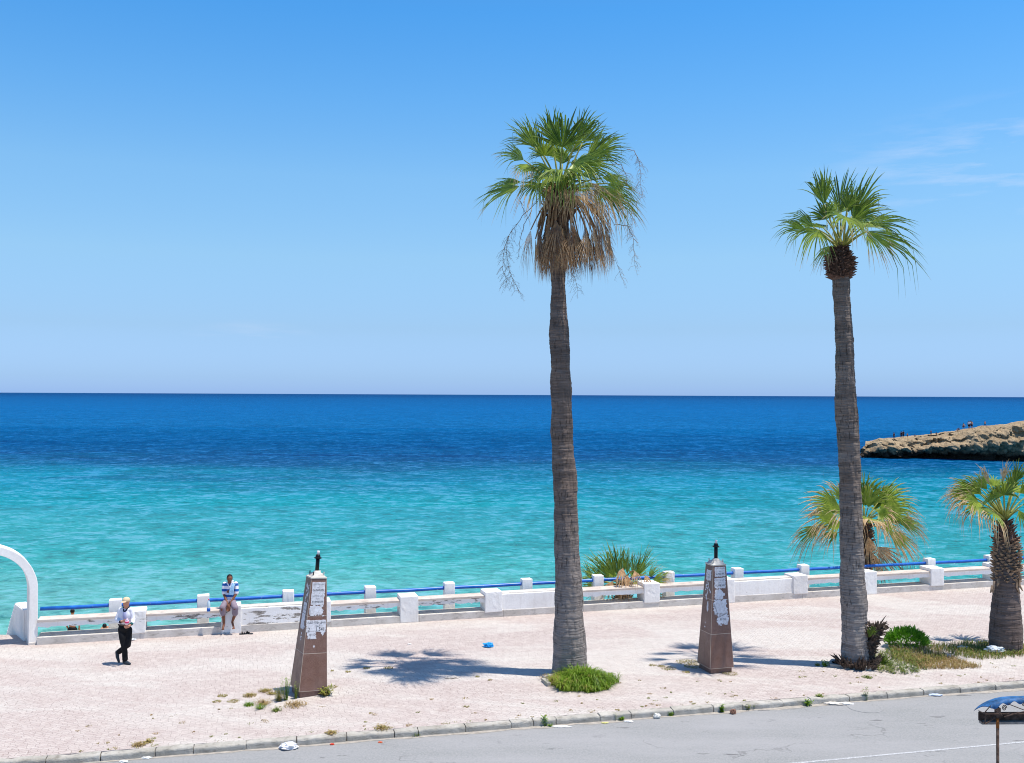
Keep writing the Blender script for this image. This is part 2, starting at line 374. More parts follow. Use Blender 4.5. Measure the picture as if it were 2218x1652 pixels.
# palm trunk bark
def bark(name, c1, c2, c3, ring=40):
    t = NT(name, 0.95, 0.1); o = t.obj()
    z = t.mapv(o, (1.6, 1.6, ring*1.7))
    a = t.noise(z, 1.0, 4, 0.6, 0.2); b = t.noise(t.mapv(o, (20, 20, 3.2)), 1.0, 5, 0.7, 0.4)
    big = t.noise(t.mapv(o, (1.2, 1.2, 0.5)), 1.0, 4, 0.6)
    band = t.noise(t.mapv(o, (0.6, 0.6, 4.5)), 1.0, 5, 0.7)
    col = t.mix(t.mr(a, 0.35, 0.65), lin(c1), lin(c2))
    col = t.mix(t.mr(big, 0.4, 0.65, 0, 0.6), col, lin(c3))
    col = t.mix(t.mr(band, 0.46, 0.62, 0, 0.6), col, lin(tuple(v*.82 for v in c1)))
    if ring != 26:
        col = t.mix(t.mr(t.math('ADD', t.sep(o)[2], t.math('MULTIPLY', big, 3.0)), 6.5, 1.5, 0, 0.75), col, t.mix(t.mr(a, 0.35, 0.65), lin((140, 134, 130)), lin((176, 169, 164))))
    crack = t.math('MULTIPLY', t.mr(b, 0.36, 0.43, 1, 0), t.mr(t.noise(o, 1.3, 3), 0.4, 0.6, 0.2, 1))
    col = t.mix(t.math('MULTIPLY', crack, 0.6), col, lin((52, 46, 42)))
    hz = t.mr(t.noise(t.mapv(o, (3, 3, ring*1.6)), 1.0, 3, 0.6), 0.38, 0.46, 1, 0)
    col = t.mix(t.math('MULTIPLY', hz, 0.45), col, lin((62, 56, 52)))
    h = t.math('SUBTRACT', t.math('ADD', a, t.math('MULTIPLY', b, 0.7)), t.math('MULTIPLY', crack, 0.8))
    return t.done(col, t.bump(h, 0.9, 0.03))
M_bark = bark('palm_bark', (106, 92, 84), (150, 134, 124), (124, 106, 94))
M_bark2 = bark('grey_palm_bark', (110, 98, 90), (154, 141, 131), (130, 114, 103), 34)
M_bark3 = bark('ringed_palm_bark', (104, 90, 84), (130, 116, 109), (112, 98, 91), 26)
def leafmat(name, g1, g2, dry1, dry2, trans=0.30):
    t = NT(name, 0.42, 0.6 if 'frond' in name or 'shrub' in name else 0.15); at = t.n('Attribute', attribute_name='dry').outputs['Fac']
    o = t.obj(); n1 = t.noise(o, 5, 4, 0.6)
    g = t.mix(t.mr(n1, 0.35, 0.65), lin(g1), lin(g2)); dr = t.mix(t.mr(t.noise(o, 14, 3, 0.7), 0.35, 0.65), lin(dry1), lin(dry2))
    if 'dead' not in name: g = t.mix(t.mr(at, -0.22, 0.10, 0.85, 0), g, lin((34, 62, 18))); g = t.mix(t.mr(at, 0.02, 0.2), g, t.mix(0.45, g, lin((160, 176, 74))))
    f = t.mr(t.math('ADD', at, t.mr(n1, 0.3, 0.7, -0.12, 0.12)), 0.35, 0.62)
    col = g if 'dead' in name else t.mix(t.mr(at, 0.2, 0.5, 0, 0.7), g, lin((150, 150, 62))); col = t.mix(f, col, dr)
    t.set(t.b.inputs['Base Color'], col)
    t.set(t.b.inputs['Roughness'], t.mr(f, 0, 1, 0.42, 0.85))
    tr = t.n('BsdfTranslucent', {'Color': t.mix(0.5, col, lin((170, 190, 60)), 'MULTIPLY') if False else col})
    ms = t.n('MixShader', {0: trans}); t.t.links.new(t.b.outputs[0], ms.inputs[1]); t.t.links.new(tr.outputs[0], ms.inputs[2])
    t.t.links.new(ms.outputs[0], t.out.inputs[0]); return t.m
M_frond = leafmat('palm_frond', (94, 126, 30), (164, 182, 60), (196, 160, 116), (230, 206, 164))
M_dead = leafmat('dead_palm_frond', (108, 78, 54), (146, 108, 74), (168, 130, 90), (216, 180, 136), 0.12)
M_pet = simple('palm_petiole', (150, 150, 74), 0.55, 0.15, 6)
M_petdead = simple('dead_petiole', (150, 118, 86), 0.8, 0.25, 8)
M_boot = simple('leaf_base_fibre', (108, 84, 72), 0.95, 0.35, 9, 0.6)
M_bootg = simple('grey_leaf_base', (166, 140, 116), 0.95, 0.35, 7, 0.6)
M_grass = leafmat('green_grass', (86, 128, 22), (128, 164, 38), (164, 140, 84), (190, 168, 110), 0.3)
M_weed = leafmat('dry_weeds', (76, 98, 44), (112, 122, 62), (152, 124, 84), (190, 164, 116), 0.25)
M_shrub = leafmat('glossy_shrub_leaf', (72, 138, 16), (124, 184, 36), (120, 130, 60), (140, 140, 70), 0.25)
M_stump = simple('dead_stump_wood', (94, 80, 70), 0.95, 0.45, 10, 0.8)
# stone cladding
t = NT('polished_brown_stone', 0.38, 0.4); o = t.obj()
c = t.mix(t.mr(t.noise(o, 55, 3, 0.8), 0.35, 0.65), lin((96, 66, 54)), lin((140, 106, 92)))
c = t.mix(t.mr(t.noise(o, 1.8, 6, 0.7), 0.42, 0.72, 0, 0.45), c, lin((148, 124, 116)))
c = t.mix(t.mr(t.noise(t.mapv(o, (6, 6, 1)), 1.4, 5, 0.7), 0.55, 0.75, 0, 0.4), c, lin((72, 50, 42)))
M_stone = t.done(c, None, t.mr(t.noise(o, 3, 4), 0.3, 0.7, 0.3, 0.55))
M_joint = simple('pale_joint_mortar', (196, 178, 160), 0.9, 0.1)
t = NT('weathered_paper', 0.9, 0.1); o = t.obj()
c = t.mix(t.mr(t.noise(o, 16, 5, 0.7), 0.4, 0.7, 0, 0.7), lin((226, 225, 228)), lin((176, 168, 166)))
M_paper = t.done(c)
M_ink = simple('black_ink', (34, 34, 38), 0.8, 0.1)
M_ink2 = simple('faded_ink', (120, 118, 124), 0.8, 0.1)
M_black = simple('chipped_black_paint', (22, 26, 30), 0.45, 0.3, 14, 0.2)
t = NT('blue_rail_paint', 0.35, 0.5); p = t.pos()
c = t.mix(t.mr(t.noise(p, 4, 5, 0.6), 0.3, 0.7), lin((10, 84, 176)), lin((34, 116, 206)))
c = t.mix(t.mr(t.noise(p, 9, 5, 0.7), 0.66, 0.7, 0, 0.8), c, lin((170, 176, 186)))
M_blue = t.done(c)
M_skin = simple('light_skin', (196, 140, 112), 0.6, 0.08, 8)
M_skin2 = simple('brown_skin', (124, 80, 60), 0.55, 0.1, 8)
M_skin3 = simple('tanned_skin', (190, 132, 98), 0.55, 0.08, 8)
M_hair = simple('black_hair', (24, 20, 20), 0.6, 0.1, 30)
M_bl = simple('black_trouser_cloth', (20, 20, 24), 0.8, 0.25, 12, 0.3)
M_wcloth = simple('white_jacket_cloth', (232, 231, 238), 0.85, 0.05, 7, 0.35)
M_lav = simple('pale_lavender_shirt', (176, 178, 212), 0.85, 0.05)
M_navy = simple('navy_collar', (18, 24, 44), 0.8, 0.1)
M_greyc = simple('mauve_grey_shorts', (140, 126, 136), 0.9, 0.08, 6, 0.3)
M_shoe = simple('dark_grey_leather', (52, 58, 66), 0.35, 0.2)
M_capc = simple('beige_cap_cloth', (222, 196, 160), 0.85, 0.06)
M_teal = simple('teal_cuff', (30, 90, 90), 0.8, 0.1)
M_red = simple('pink_red_plastic', (214, 60, 110), 0.5, 0.1)

# ------------------------------------------------------------------ setting
E_ANG = math.atan(0.29473372); PO = Vector((0, 31.556, 0)); ec, es = math.cos(E_ANG), math.sin(E_ANG)
def PW(s, b, z=0): return Vector((PO.x+ec*s-es*b, PO.y+es*s+ec*b, z))    # along the parapet, behind it
K_ANG = math.atan(0.25009); KO = Vector((0, 21.351, 0)); kc, ks = math.cos(K_ANG), math.sin(K_ANG)
def KW(s, b, z=0): return Vector((KO.x+kc*s-ks*b, KO.y+ks*s+kc*b, z))
def sheet(name, pts, mat, kind='structure', thick=0.0):
    mb = MB(); n = len(pts)
    if thick:
        lo = [Vector((p[0], p[1], p[2]-thick)) for p in pts]
        mb.add(list(pts)+lo, [tuple(range(n)), tuple(range(2*n-1, n-1, -1))]+[(i, i+n, (i+1) % n+n, (i+1) % n) for i in range(n)])
    else: mb.add(pts, [tuple(range(n))])
    return tag(mb.build(name, mat), kind=kind)
SEA = -6.5
# sea: fan of strips reaching the horizon
mb = MB(); ys = [34, 60, 120, 400, 2000, 12000, 120000]
for i in range(len(ys)-1):
    a, b = ys[i], ys[i+1]; wa, wb = max(200, a*1.5), max(200, b*1.5)
    mb.add([(-wa, a, SEA), (wa, a, SEA), (wb, b, SEA), (-wb, b, SEA)], [(0, 1, 2, 3)])
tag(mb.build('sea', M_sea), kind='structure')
# beach terrace behind the wall
mb = MB(); N = 60; rows = [(0.7, -3.2), (6, -3.25), (9, -3.3), (12, -4.6), (15, -6.7), (20, -8)]
vs = []
for s in range(N+1):
    for b, z in rows:
        s_ = -60+s*2.2
        vs.append(PW(s_, b+noise.noise(Vector((s_*0.3, b, 0)))*1.0*(b > 6), z+noise.noise(Vector((s_*.5, b*.5, 3)))*0.3*(b > 6)))
nr = len(rows)
mb.add(vs, [(s*nr+r, (s+1)*nr+r, (s+1)*nr+r+1, s*nr+r+1) for s in range(N) for r in range(nr-1)])
M_sand = concrete('beach_sand', (196, 176, 140), (210, 194, 160), (170, 150, 118))
tag(mb.build('beach', M_sand, smooth=True), kind='structure')
mb = MB(); mb.box(-60, 71, 0.70, 1.0, -7.5, -0.35, 0.02)
o = tag(mb.build('sea_wall', M_seawall), 'grey concrete retaining wall below the parapet down to the beach', 'retaining wall'); o.location = PO; o.rotation_euler = (0, 0, E_ANG)
# promenade (top at z=0) and road
land_left = -13.6
prom = [KW(-60, 0.19), KW(70, 0.19), PW(72, 0.3), PW(-13.75, 0.3)]
lx = [Vector((-14.6, 28.86, 0)), Vector((-60, 28.55, 0))]
prom = [KW(-60, 0.19), KW(70, 0.19), PW(72, 0.4), PW(-13.6, 0.4), Vector((-13.95, 28.86, 0)), Vector((-60, 28.6, 0))]
sheet('pavement', prom, M_pave, thick=0.4)
mb = MB(); mb.box(-60, -13.95, 28.62, 28.9, -8, -0.41, 0.0); tag(mb.build('landing_wall', M_seawall), 'concrete retaining wall under the landing left of the arch', 'retaining wall')
RZ = -0.13
sheet('road', [(-90, -40, RZ), (110, -40, RZ), KW(80, 0.1, RZ), KW(-70, 0.1, RZ)], M_asph)
# dust and grit strip in the gutter (irregular edge)
mb = MB(); vs = []
for i in range(261):
    s = -30+i*0.25; wv = 0.07+0.16*abs(noise.noise(Vector((s*.7, 0, 0))))+0.1*noise.noise(Vector((s*3, 4, 0)))+0.25*max(0, noise.noise(Vector((s*.2, 9, 0))))
    vs += [KW(s, 0.02, RZ+0.004), KW(s, -max(0.05, wv), RZ+0.004)]
mb.add(vs, [(2*i, 2*i+1, 2*i+3, 2*i+2) for i in range(260)])
tag(mb.build('gutter_dust', M_dust), kind='structure')
# white edge line
la, lb = G(1752, 1650, RZ), G(2218, 1607, RZ); dl = (lb-la).normalized(); nl = Vector((-dl.y, dl.x, 0))*0.032
a, b = la-dl*20, lb+dl*40
mb = MB(); mb.add([a+nl, b+nl, b-nl, a-nl], [(0, 1, 2, 3)]); q = mb.build('road_line', M_line); q.location.z = 0.004; tag(q, kind='structure')
# patched oval cover on the road
# kerb of separate stones
mb = MB(); s = -32.0; rk = random.Random(3)
while s < 60:
    Lk = rk.choice([1.0, 1.0, 1.0, 0.98, 0.5, 0.72]); 
    bm = bmesh.new(); bmesh.ops.create_cube(bm, size=1)
    dz = rk.uniform(-.012, .010); db = rk.uniform(-.014, .014)
    for v in bm.verts: v.co = Vector(((v.co.x)*(Lk-0.014), (v.co.y+.5)*0.2, (v.co.z+.5)*0.30-0.30))
    tops = [e for e in bm.edges if all(v.co.z > -.01 and v.co.y < .01 for v in e.verts)]
    bmesh.ops.bevel(bm, geom=tops, offset=0.045, segments=3, affect='EDGES', profile=0.5)
    bmesh.ops.bevel(bm, geom=[e for e in bm.edges if abs(e.calc_length()) > .0 and len(e.link_faces) == 2 and e.calc_face_angle(0) > 1.2], offset=0.008, segments=1, affect='EDGES')
    bmesh.ops.subdivide_edges(bm, edges=[e for e in bm.edges if e.calc_length() > .3], cuts=7, use_grid_fill=True)
    for v in bm.verts:
        v.co += noise.noise_vector(v.co*6+Vector((s*9, 0, 0)))*0.016+noise.noise_vector(v.co*22+Vector((s*9, 0, 0)))*0.006
        if rk.random() < .04: v.co.z -= 0.018*(v.co.z > -.1)
    M = Matrix.Translation(KW(s+Lk/2, db, 0.004+dz)) @ Matrix.Rotation(K_ANG+rk.uniform(-.008, .008), 4, 'Z') @ Matrix.Rotation(rk.uniform(-.01, .01), 4, 'Y')
    bmesh.ops.transform(bm, matrix=M, verts=bm.verts); mb.bm(bm); s += Lk
tag(mb.build('kerb', M_kerb, smooth=False), kind='structure')

# headland across the bay
k5 = .1695
crest = [(115, 600), (135, 565), (160, 552), (240, 538), (300, 525), (370, 490), (420, 500), (480, 492), (560, 487), (700, 467), (850, 455), (1000, 440), (1100, 432), (1200, 410), (1320, 400), (1440, 370),
         (1560, 352), (1700, 335), (1900, 315), (2000, 303), (2050, 284), (2218, 258), (2500, 215), (3000, 120), (3800, 40), (5000, -60)]
def lerp(L_, x):
    if x <= L_[0][0]: return L_[0][1]
    for (a, b), (c, d) in zip(L_, L_[1:]):
        if x <= c: return b+(d-b)*(x-a)/(c-a)
    return L_[-1][1]
def hl(cx): # headland base depth
    return lerp([(115, 219), (1000, 216), (2218, 208), (5000, 195)], cx)
mb = MB(); NU, prof = 620, [(2.2, -1.2), (2.2, -.1), (2.4, .06), (2.0, .14), (1.3, .24), (.7, .33), (.2, .42), (-.1, .50), (.1, .57), (.6, .62), (1.2, .65), (1.5, .70), (1.3, .76), (1.4, .82), (2.2, .88), (3.2, .94), (4.2, .975), (5.5, 1.0), (9, 1.0), (14, .98), (20, .9), (26, .5), (30, -.2), (31, -1.2)]
pf = []
for (a, b), (c, d) in zip(prof, prof[1:]):
    for k in range(4): pf.append((a+(c-a)*k/4, b+(d-b)*k/4))
pf.append(prof[-1]); NV = len(pf); vs = []
for i in range(NU+1):
    cx = 112+(i/NU)**1.25*4600; Y0 = hl(cx); X = (1842+cx*k5-1109)*Y0/FPX
    zc = CAMH-(868.2+lerp(crest, cx)*k5-(850+.0045*(1842+cx*k5)))*(Y0+5)/FPX
    Ht = zc-SEA; tip = min(1, (i/NU)*26)
    for b, z in pf:
        led = 1+0.9*noise.noise(Vector((X*.07, 0, 5)))                # ledge depth varies along the face
        bb = b*led if b < 6 else b
        q = Vector((X*(1+bb*(.3+.7*tip)/Y0)+.25*b*(1-tip), Y0+bb*(.3+.7*tip), SEA+max(z, -1.2)*Ht if z > 0 else SEA+z))
        if z > -.5:
            nf = (1-max(0, min(1, (b-3.2)/2.5)))
            nv = noise.turbulence_vector(q*0.16, 5, False, noise_basis='PERLIN_ORIGINAL')
            q += Vector((nv[0]*.6, nv[1]*2.6-.6, nv[2]*1.0))*(0.12+.88*nf)*(.5 if z < .15 else 1)*(1-.0*nf)
            n2 = noise.fractal(q*0.9, 0.8, 2.2, 4); n3 = noise.fractal(q*0.33+Vector((9, 0, 0)), .7, 2.1, 3); q += Vector((0, n2*.7-n3*1.5*nf, n2*.4))*(0.25+.75*nf)
        vs.append(q)
mb.add(vs, [(i*NV+j, (i+1)*NV+j, (i+1)*NV+j+1, i*NV+j+1) for i in range(NU) for j in range(NV-1)]+[tuple(range(NV))])
t = NT('ochre_rock', 0.95, 0.1); p = t.pos(); zz = t.sep(p)[2]
c = t.mix(t.mr(t.noise(p, 0.35, 6, 0.7), 0.35, 0.65), lin((158, 137, 108)), lin((194, 172, 140)))
c = t.mix(t.mr(t.noise(p, 1.6, 6, 0.75), 0.45, 0.65, 0, 0.6), c, lin((140, 118, 94)))
wet = t.mr(t.math('ADD', zz, t.math('MULTIPLY', t.noise(p, 0.5, 4), -2.4)), SEA-0.2, SEA+0.9, 1, 0)
c = t.mix(wet, c, lin((66, 56, 48)))
M_rock = t.done(c, t.bump(t.noise(p, 1.4, 8, 0.75), 1.0, 0.5))
tag(mb.build('headland', M_rock, smooth=True), kind='structure')

# ------------------------------------------------------------------ parapet of piers, bench slabs and panels
PR = [-10.86, -8.23, -5.63, -2.97, -0.29, 2.41, 5.13, 7.89, 10.71, 13.51, 16.35, 19.13, 21.95, 24.8, 27.6, 30.4, 33.2, 36.0, 38.8, 41.6, 44.4]   # right front edges of the piers
root = thing('parapet', PO, E_ANG, 'long low whitewashed seafront parapet of piers, bench slabs and solid panels', 'parapet')
mb = MB(); s = -13.70
while s < 44.4:
    Lg = 2.69; mb.box(s, min(s+Lg, 44.4)-0.004, rnd.uniform(-.006, .006), 0.66, -0.1, 0.215+rnd.uniform(-.006, .006), 0.014); s += Lg
mb.build('plinth', M_plinth, root)
PANEL = {2, 5, 8}        # spans (ending at that pier) that are solid
prev = -13.70
for i, s in enumerate(PR):
    wd = 0.56
    mb = MB(); mb.box(s-wd, s, -0.025, 0.60, 0.0 if i % 2 else 0.16, 0.80, 0.022, jit=0.006)
    chip(mb.build('pier', M_worn if i < 3 else M_white, root))
    a, b = prev+0.0, s-wd
    if i in PANEL:
        mb = MB(); mb.box(a-.003, b+.003, 0.02, 0.30, 0.2, 0.70, 0.012, jit=0.004)
        mb.build('wall_panel', M_white if i > 2 else M_worn, root)
        mb = MB(); mb.box(a, b, 0.10, 0.45, 0.703, 0.735, 0.012, jit=0.006); mb.build('coping_slab', M_plinth, root)
    else:
        worn = i < 5
        mb = MB()
        # bench beam with a ragged underside
        n = 26; prof = []
        lo = [0.47+(0.035*noise.noise(Vector((a+k*.37, i, 0)))+(0.03 if (worn and noise.noise(Vector((a+k*.6, 7, 1))) > .15) else 0)) for k in range(n)]
        L_ = b-a+.006; xs = [a-.003+L_*k/(n-1) for k in range(n)]
        vs = []
        for k in range(n): vs += [(xs[k], 0.06, lo[k]), (xs[k], 0.50, lo[k]), (xs[k], 0.50, .62), (xs[k], 0.06, .62)]
        fs = [(4*k+j, 4*(k+1)+j, 4*(k+1)+(j+1) % 4, 4*k+(j+1) % 4) for k in range(n-1) for j in range(4)]+[(0, 1, 2, 3), (4*n-1, 4*n-2, 4*n-3, 4*n-4)]
        mb.add(vs, fs); bm_ = mb.build('bench_beam', M_worn if worn else M_white, root)
        mb = MB(); mb.box(a+.002, b-.002, 0.03, 0.54, 0.622, 0.685, 0.012, jit=0.004)
        mb.build('seat_slab', M_slab, root)
    prev = s

# blue handrail with its white posts
PS = [-11.75, -9.31, -6.83, -4.33, -1.81, 0.77, 3.26, 5.85, 8.47, 11.09, 16.43, 19.17, 21.9, 24.7, 27.5, 30.3, 33.1, 35.9, 38.7, 41.5, 44.2]
hr = thing('handrail', PO, E_ANG, 'blue tubular handrail carried by square white posts behind the parapet', 'handrail')
for i, s in enumerate(PS):
    mb = MB(); mb.box(s-.17, s+.17, 0.72, 1.02, -0.36, 1.0, 0.02, jit=0.006)
    chip(mb.build('post', M_white, hr), .008, 5)
mb = MB(); nseg = 60
pts = []
pl = sorted([-13.75]+PS+[13.76, 44.3])
for k, s in enumerate(pl):
    pts.append((s, 0.87, 0.83))
    if k < len(pl)-1: pts.append(((s+pl[k+1])/2, 0.87+rnd.uniform(-.008, .008), 0.822+rnd.uniform(-.01, .004)))
mb.tube(pts, 0.056, 12); mb.build('rail_pipe', M_blue, hr, smooth=True)

# ------------------------------------------------------------------ gateway arch and stair parapet
A0 = G(62, 1397.5); A0.z = 0
du = Vector((0.85, 0.52, 0)).normalized(); aang = math.atan2(du.y, du.x)
ar = thing('gateway_arch', A0, aang, 'white plastered round arch standing at the top of the beach stairs', 'arch')
ro, zs_ = 1.30, 1.52; ri = ro-0.225; th = 0.62
cx_ = 0.225-ro
# profile in x (local, along arch plane) and z; front-right post spans x 0..0.225
def arcpts(r, n): return [(cx_+r*math.cos(math.pi*k/n), zs_+r*math.sin(math.pi*k/n)) for k in range(n+1)]
bm = bmesh.new(); n = 40
outer = [(0.225, 0), (0.225, .5), (0.225, 1.0)]+arcpts(ro, n)+[(cx_-ro, 1.0), (cx_-ro, .5), (cx_-ro, 0)]
inner = [(0.0, 0), (0.0, .5), (0.0, 1.0)]+arcpts(ri, n)+[(cx_-ri, 1.0), (cx_-ri, .5), (cx_-ri, 0)]
vs = []; fs = []; m_ = len(outer)
for k in range(m_):
    w_ = 0.006*noise.noise(Vector((k*.6, 0, 0)))
    (ox, oz), (ix, iz) = outer[k], inner[k]
    vs += [(ox+w_, 0, oz+w_), (ix-w_, 0, iz), (ix-w_, th, iz), (ox+w_, th, oz+w_)]
for k in range(m_-1):
    for j in range(4): fs.append((4*k+j, 4*(k+1)+j, 4*(k+1)+(j+1) % 4, 4*k+(j+1) % 4))
fs += [(0, 1, 2, 3), (4*m_-1, 4*m_-2, 4*m_-3, 4*m_-4)]
mb = MB(); mb.add(vs, fs); q = mb.build('arch_band', M_white, ar)
bv = q.modifiers.new('bevel', 'BEVEL'); bv.width = 0.014; bv.segments = 2; bv.limit_method = 'ANGLE'; bv.angle_limit = R(50)
mb = MB(); mb.box(-0.012, 0.237, -0.012, th+.01, -0.05, 0.07, 0.012, jit=.004); mb.build('post_foot', M_plinth, ar)
# stair wall: runs back from the arch post then falls with the stairs, vertical grooves on its inner face
sw_dir = Vector((-0.62, 0.79, 0)).normalized()
B0 = G(53.5, 1388); B0.z = 0
sw = thing('stair_wall', B0, math.atan2(sw_dir.y, sw_dir.x), 'white grooved parapet wall descending with the stairs behind the arch', 'stair wall')
mb = MB(); n = 62; L0 = 1.22
def topz(x): return 0.87 if x < L0 else 0.87-(x-L0)*1.03
vs = []; fs = []
xs = [0.02+k*0.105/2 for k in range(n)]
for k, x in enumerate(xs):
    g = 0.0 if k % 2 else 0.0
    face = 0.0
    zt = topz(x)+0.008*noise.noise(Vector((x*3, 0, 0)))
    vs += [(x, face, -3.4), (x, face, zt), (x, -0.27, zt), (x, -0.27, -3.4)]
for k in range(n-1):
    for j in range(3): fs.append((4*k+j, 4*(k+1)+j, 4*(k+1)+j+1, 4*k+j+1))
fs += [(0, 1, 2, 3), (4*n-1, 4*n-2, 4*n-3, 4*n-4)]
mb.add(vs, fs); mb.build('wall_body', M_white, sw)
mb = MB(); x = 0.05
while x < 3.1:
    zt = min(topz(x), topz(x+.085))-.02; mb.box(x, x+0.085, 0.001, 0.028, -3.3, zt, 0.006, jit=.002); x += 0.105
mb.build('ribbing', M_white, sw)
# stairs themselves (mostly hidden)
mb = MB()
for k in range(12): mb.box(L0+.3+k*.3, L0+.3+(k+1)*.3, 0.03, 2.6, -3.4, -0.17*(k+1), 0.01)
o = tag(mb.build('beach_stairs', M_plinth), 'concrete stairs leading down to the beach through the arch', 'stairs'); o.location = B0; o.rotation_euler = sw.rotation_euler

# ------------------------------------------------------------------ tapered stone lamp pedestals
def textmesh(s, size, mat, name, parent, loc, rot, sx=1.0, ext=0.0, bold=0.0):
    c = bpy.data.curves.new(name, 'FONT'); c.body = s; c.size = size; c.align_x = 'CENTER'; c.align_y = 'CENTER'; c.offset = bold; c.resolution_u = 2
    o = bpy.data.objects.new(name, c); C.objects.link(o)
    dg = bpy.context.evaluated_depsgraph_get(); me = bpy.data.meshes.new_from_object(o.evaluated_get(dg)); bpy.data.objects.remove(o); bpy.data.curves.remove(c)
    for v in me.vertices: v.co.x *= sx
    me.materials.clear(); me.materials.append(mat)
    r = bpy.data.objects.new(name, me); C.objects.link(r); r.parent = parent; r.location = loc; r.rotation_euler = rot
    return r
AR1 = '\uFE80\uFE8D\uFEAE\uFEDC\uFEE0\uFEDF \uFE94\uFE9C\uFE9B\uFE86\uFEE3 \uFED6\uFED8\uFEB7'
AR2 = '\uFE8D\u0644\uFEB7\uFEEC\uFEAE / \uFEE1\uFEEE\uFEF4\uFEDF\uFE8D'
AR3 = '\uFEE1\uFEEE\uFEF4\uFEDF\uFE8E\uFE91'
def torn(w, h, seed, rag=0.02, n=14, holes=None):
    """outline of a torn sheet centred on 0,0"""
    r_ = random.Random(seed); pts = []
    for (x0, y0), (x1, y1) in zip([(-w/2, -h/2), (w/2, -h/2), (w/2, h/2), (-w/2, h/2)], [(w/2, -h/2), (w/2, h/2), (-w/2, h/2), (-w/2, -h/2)]):
        for k in range(n):
            f = k/n; pts.append((x0+(x1-x0)*f+r_.uniform(-rag, rag), y0+(y1-y0)*f+r_.uniform(-rag, rag)))
    return pts
def blob2(w, h, seed, n=16, rag=.45):
    r_ = random.Random(seed)
    return [(math.cos(2*math.pi*k/n)*w/2*(1-r_.random()*rag), math.sin(2*math.pi*k/n)*h/2*(1-r_.random()*rag)) for k in range(n)]
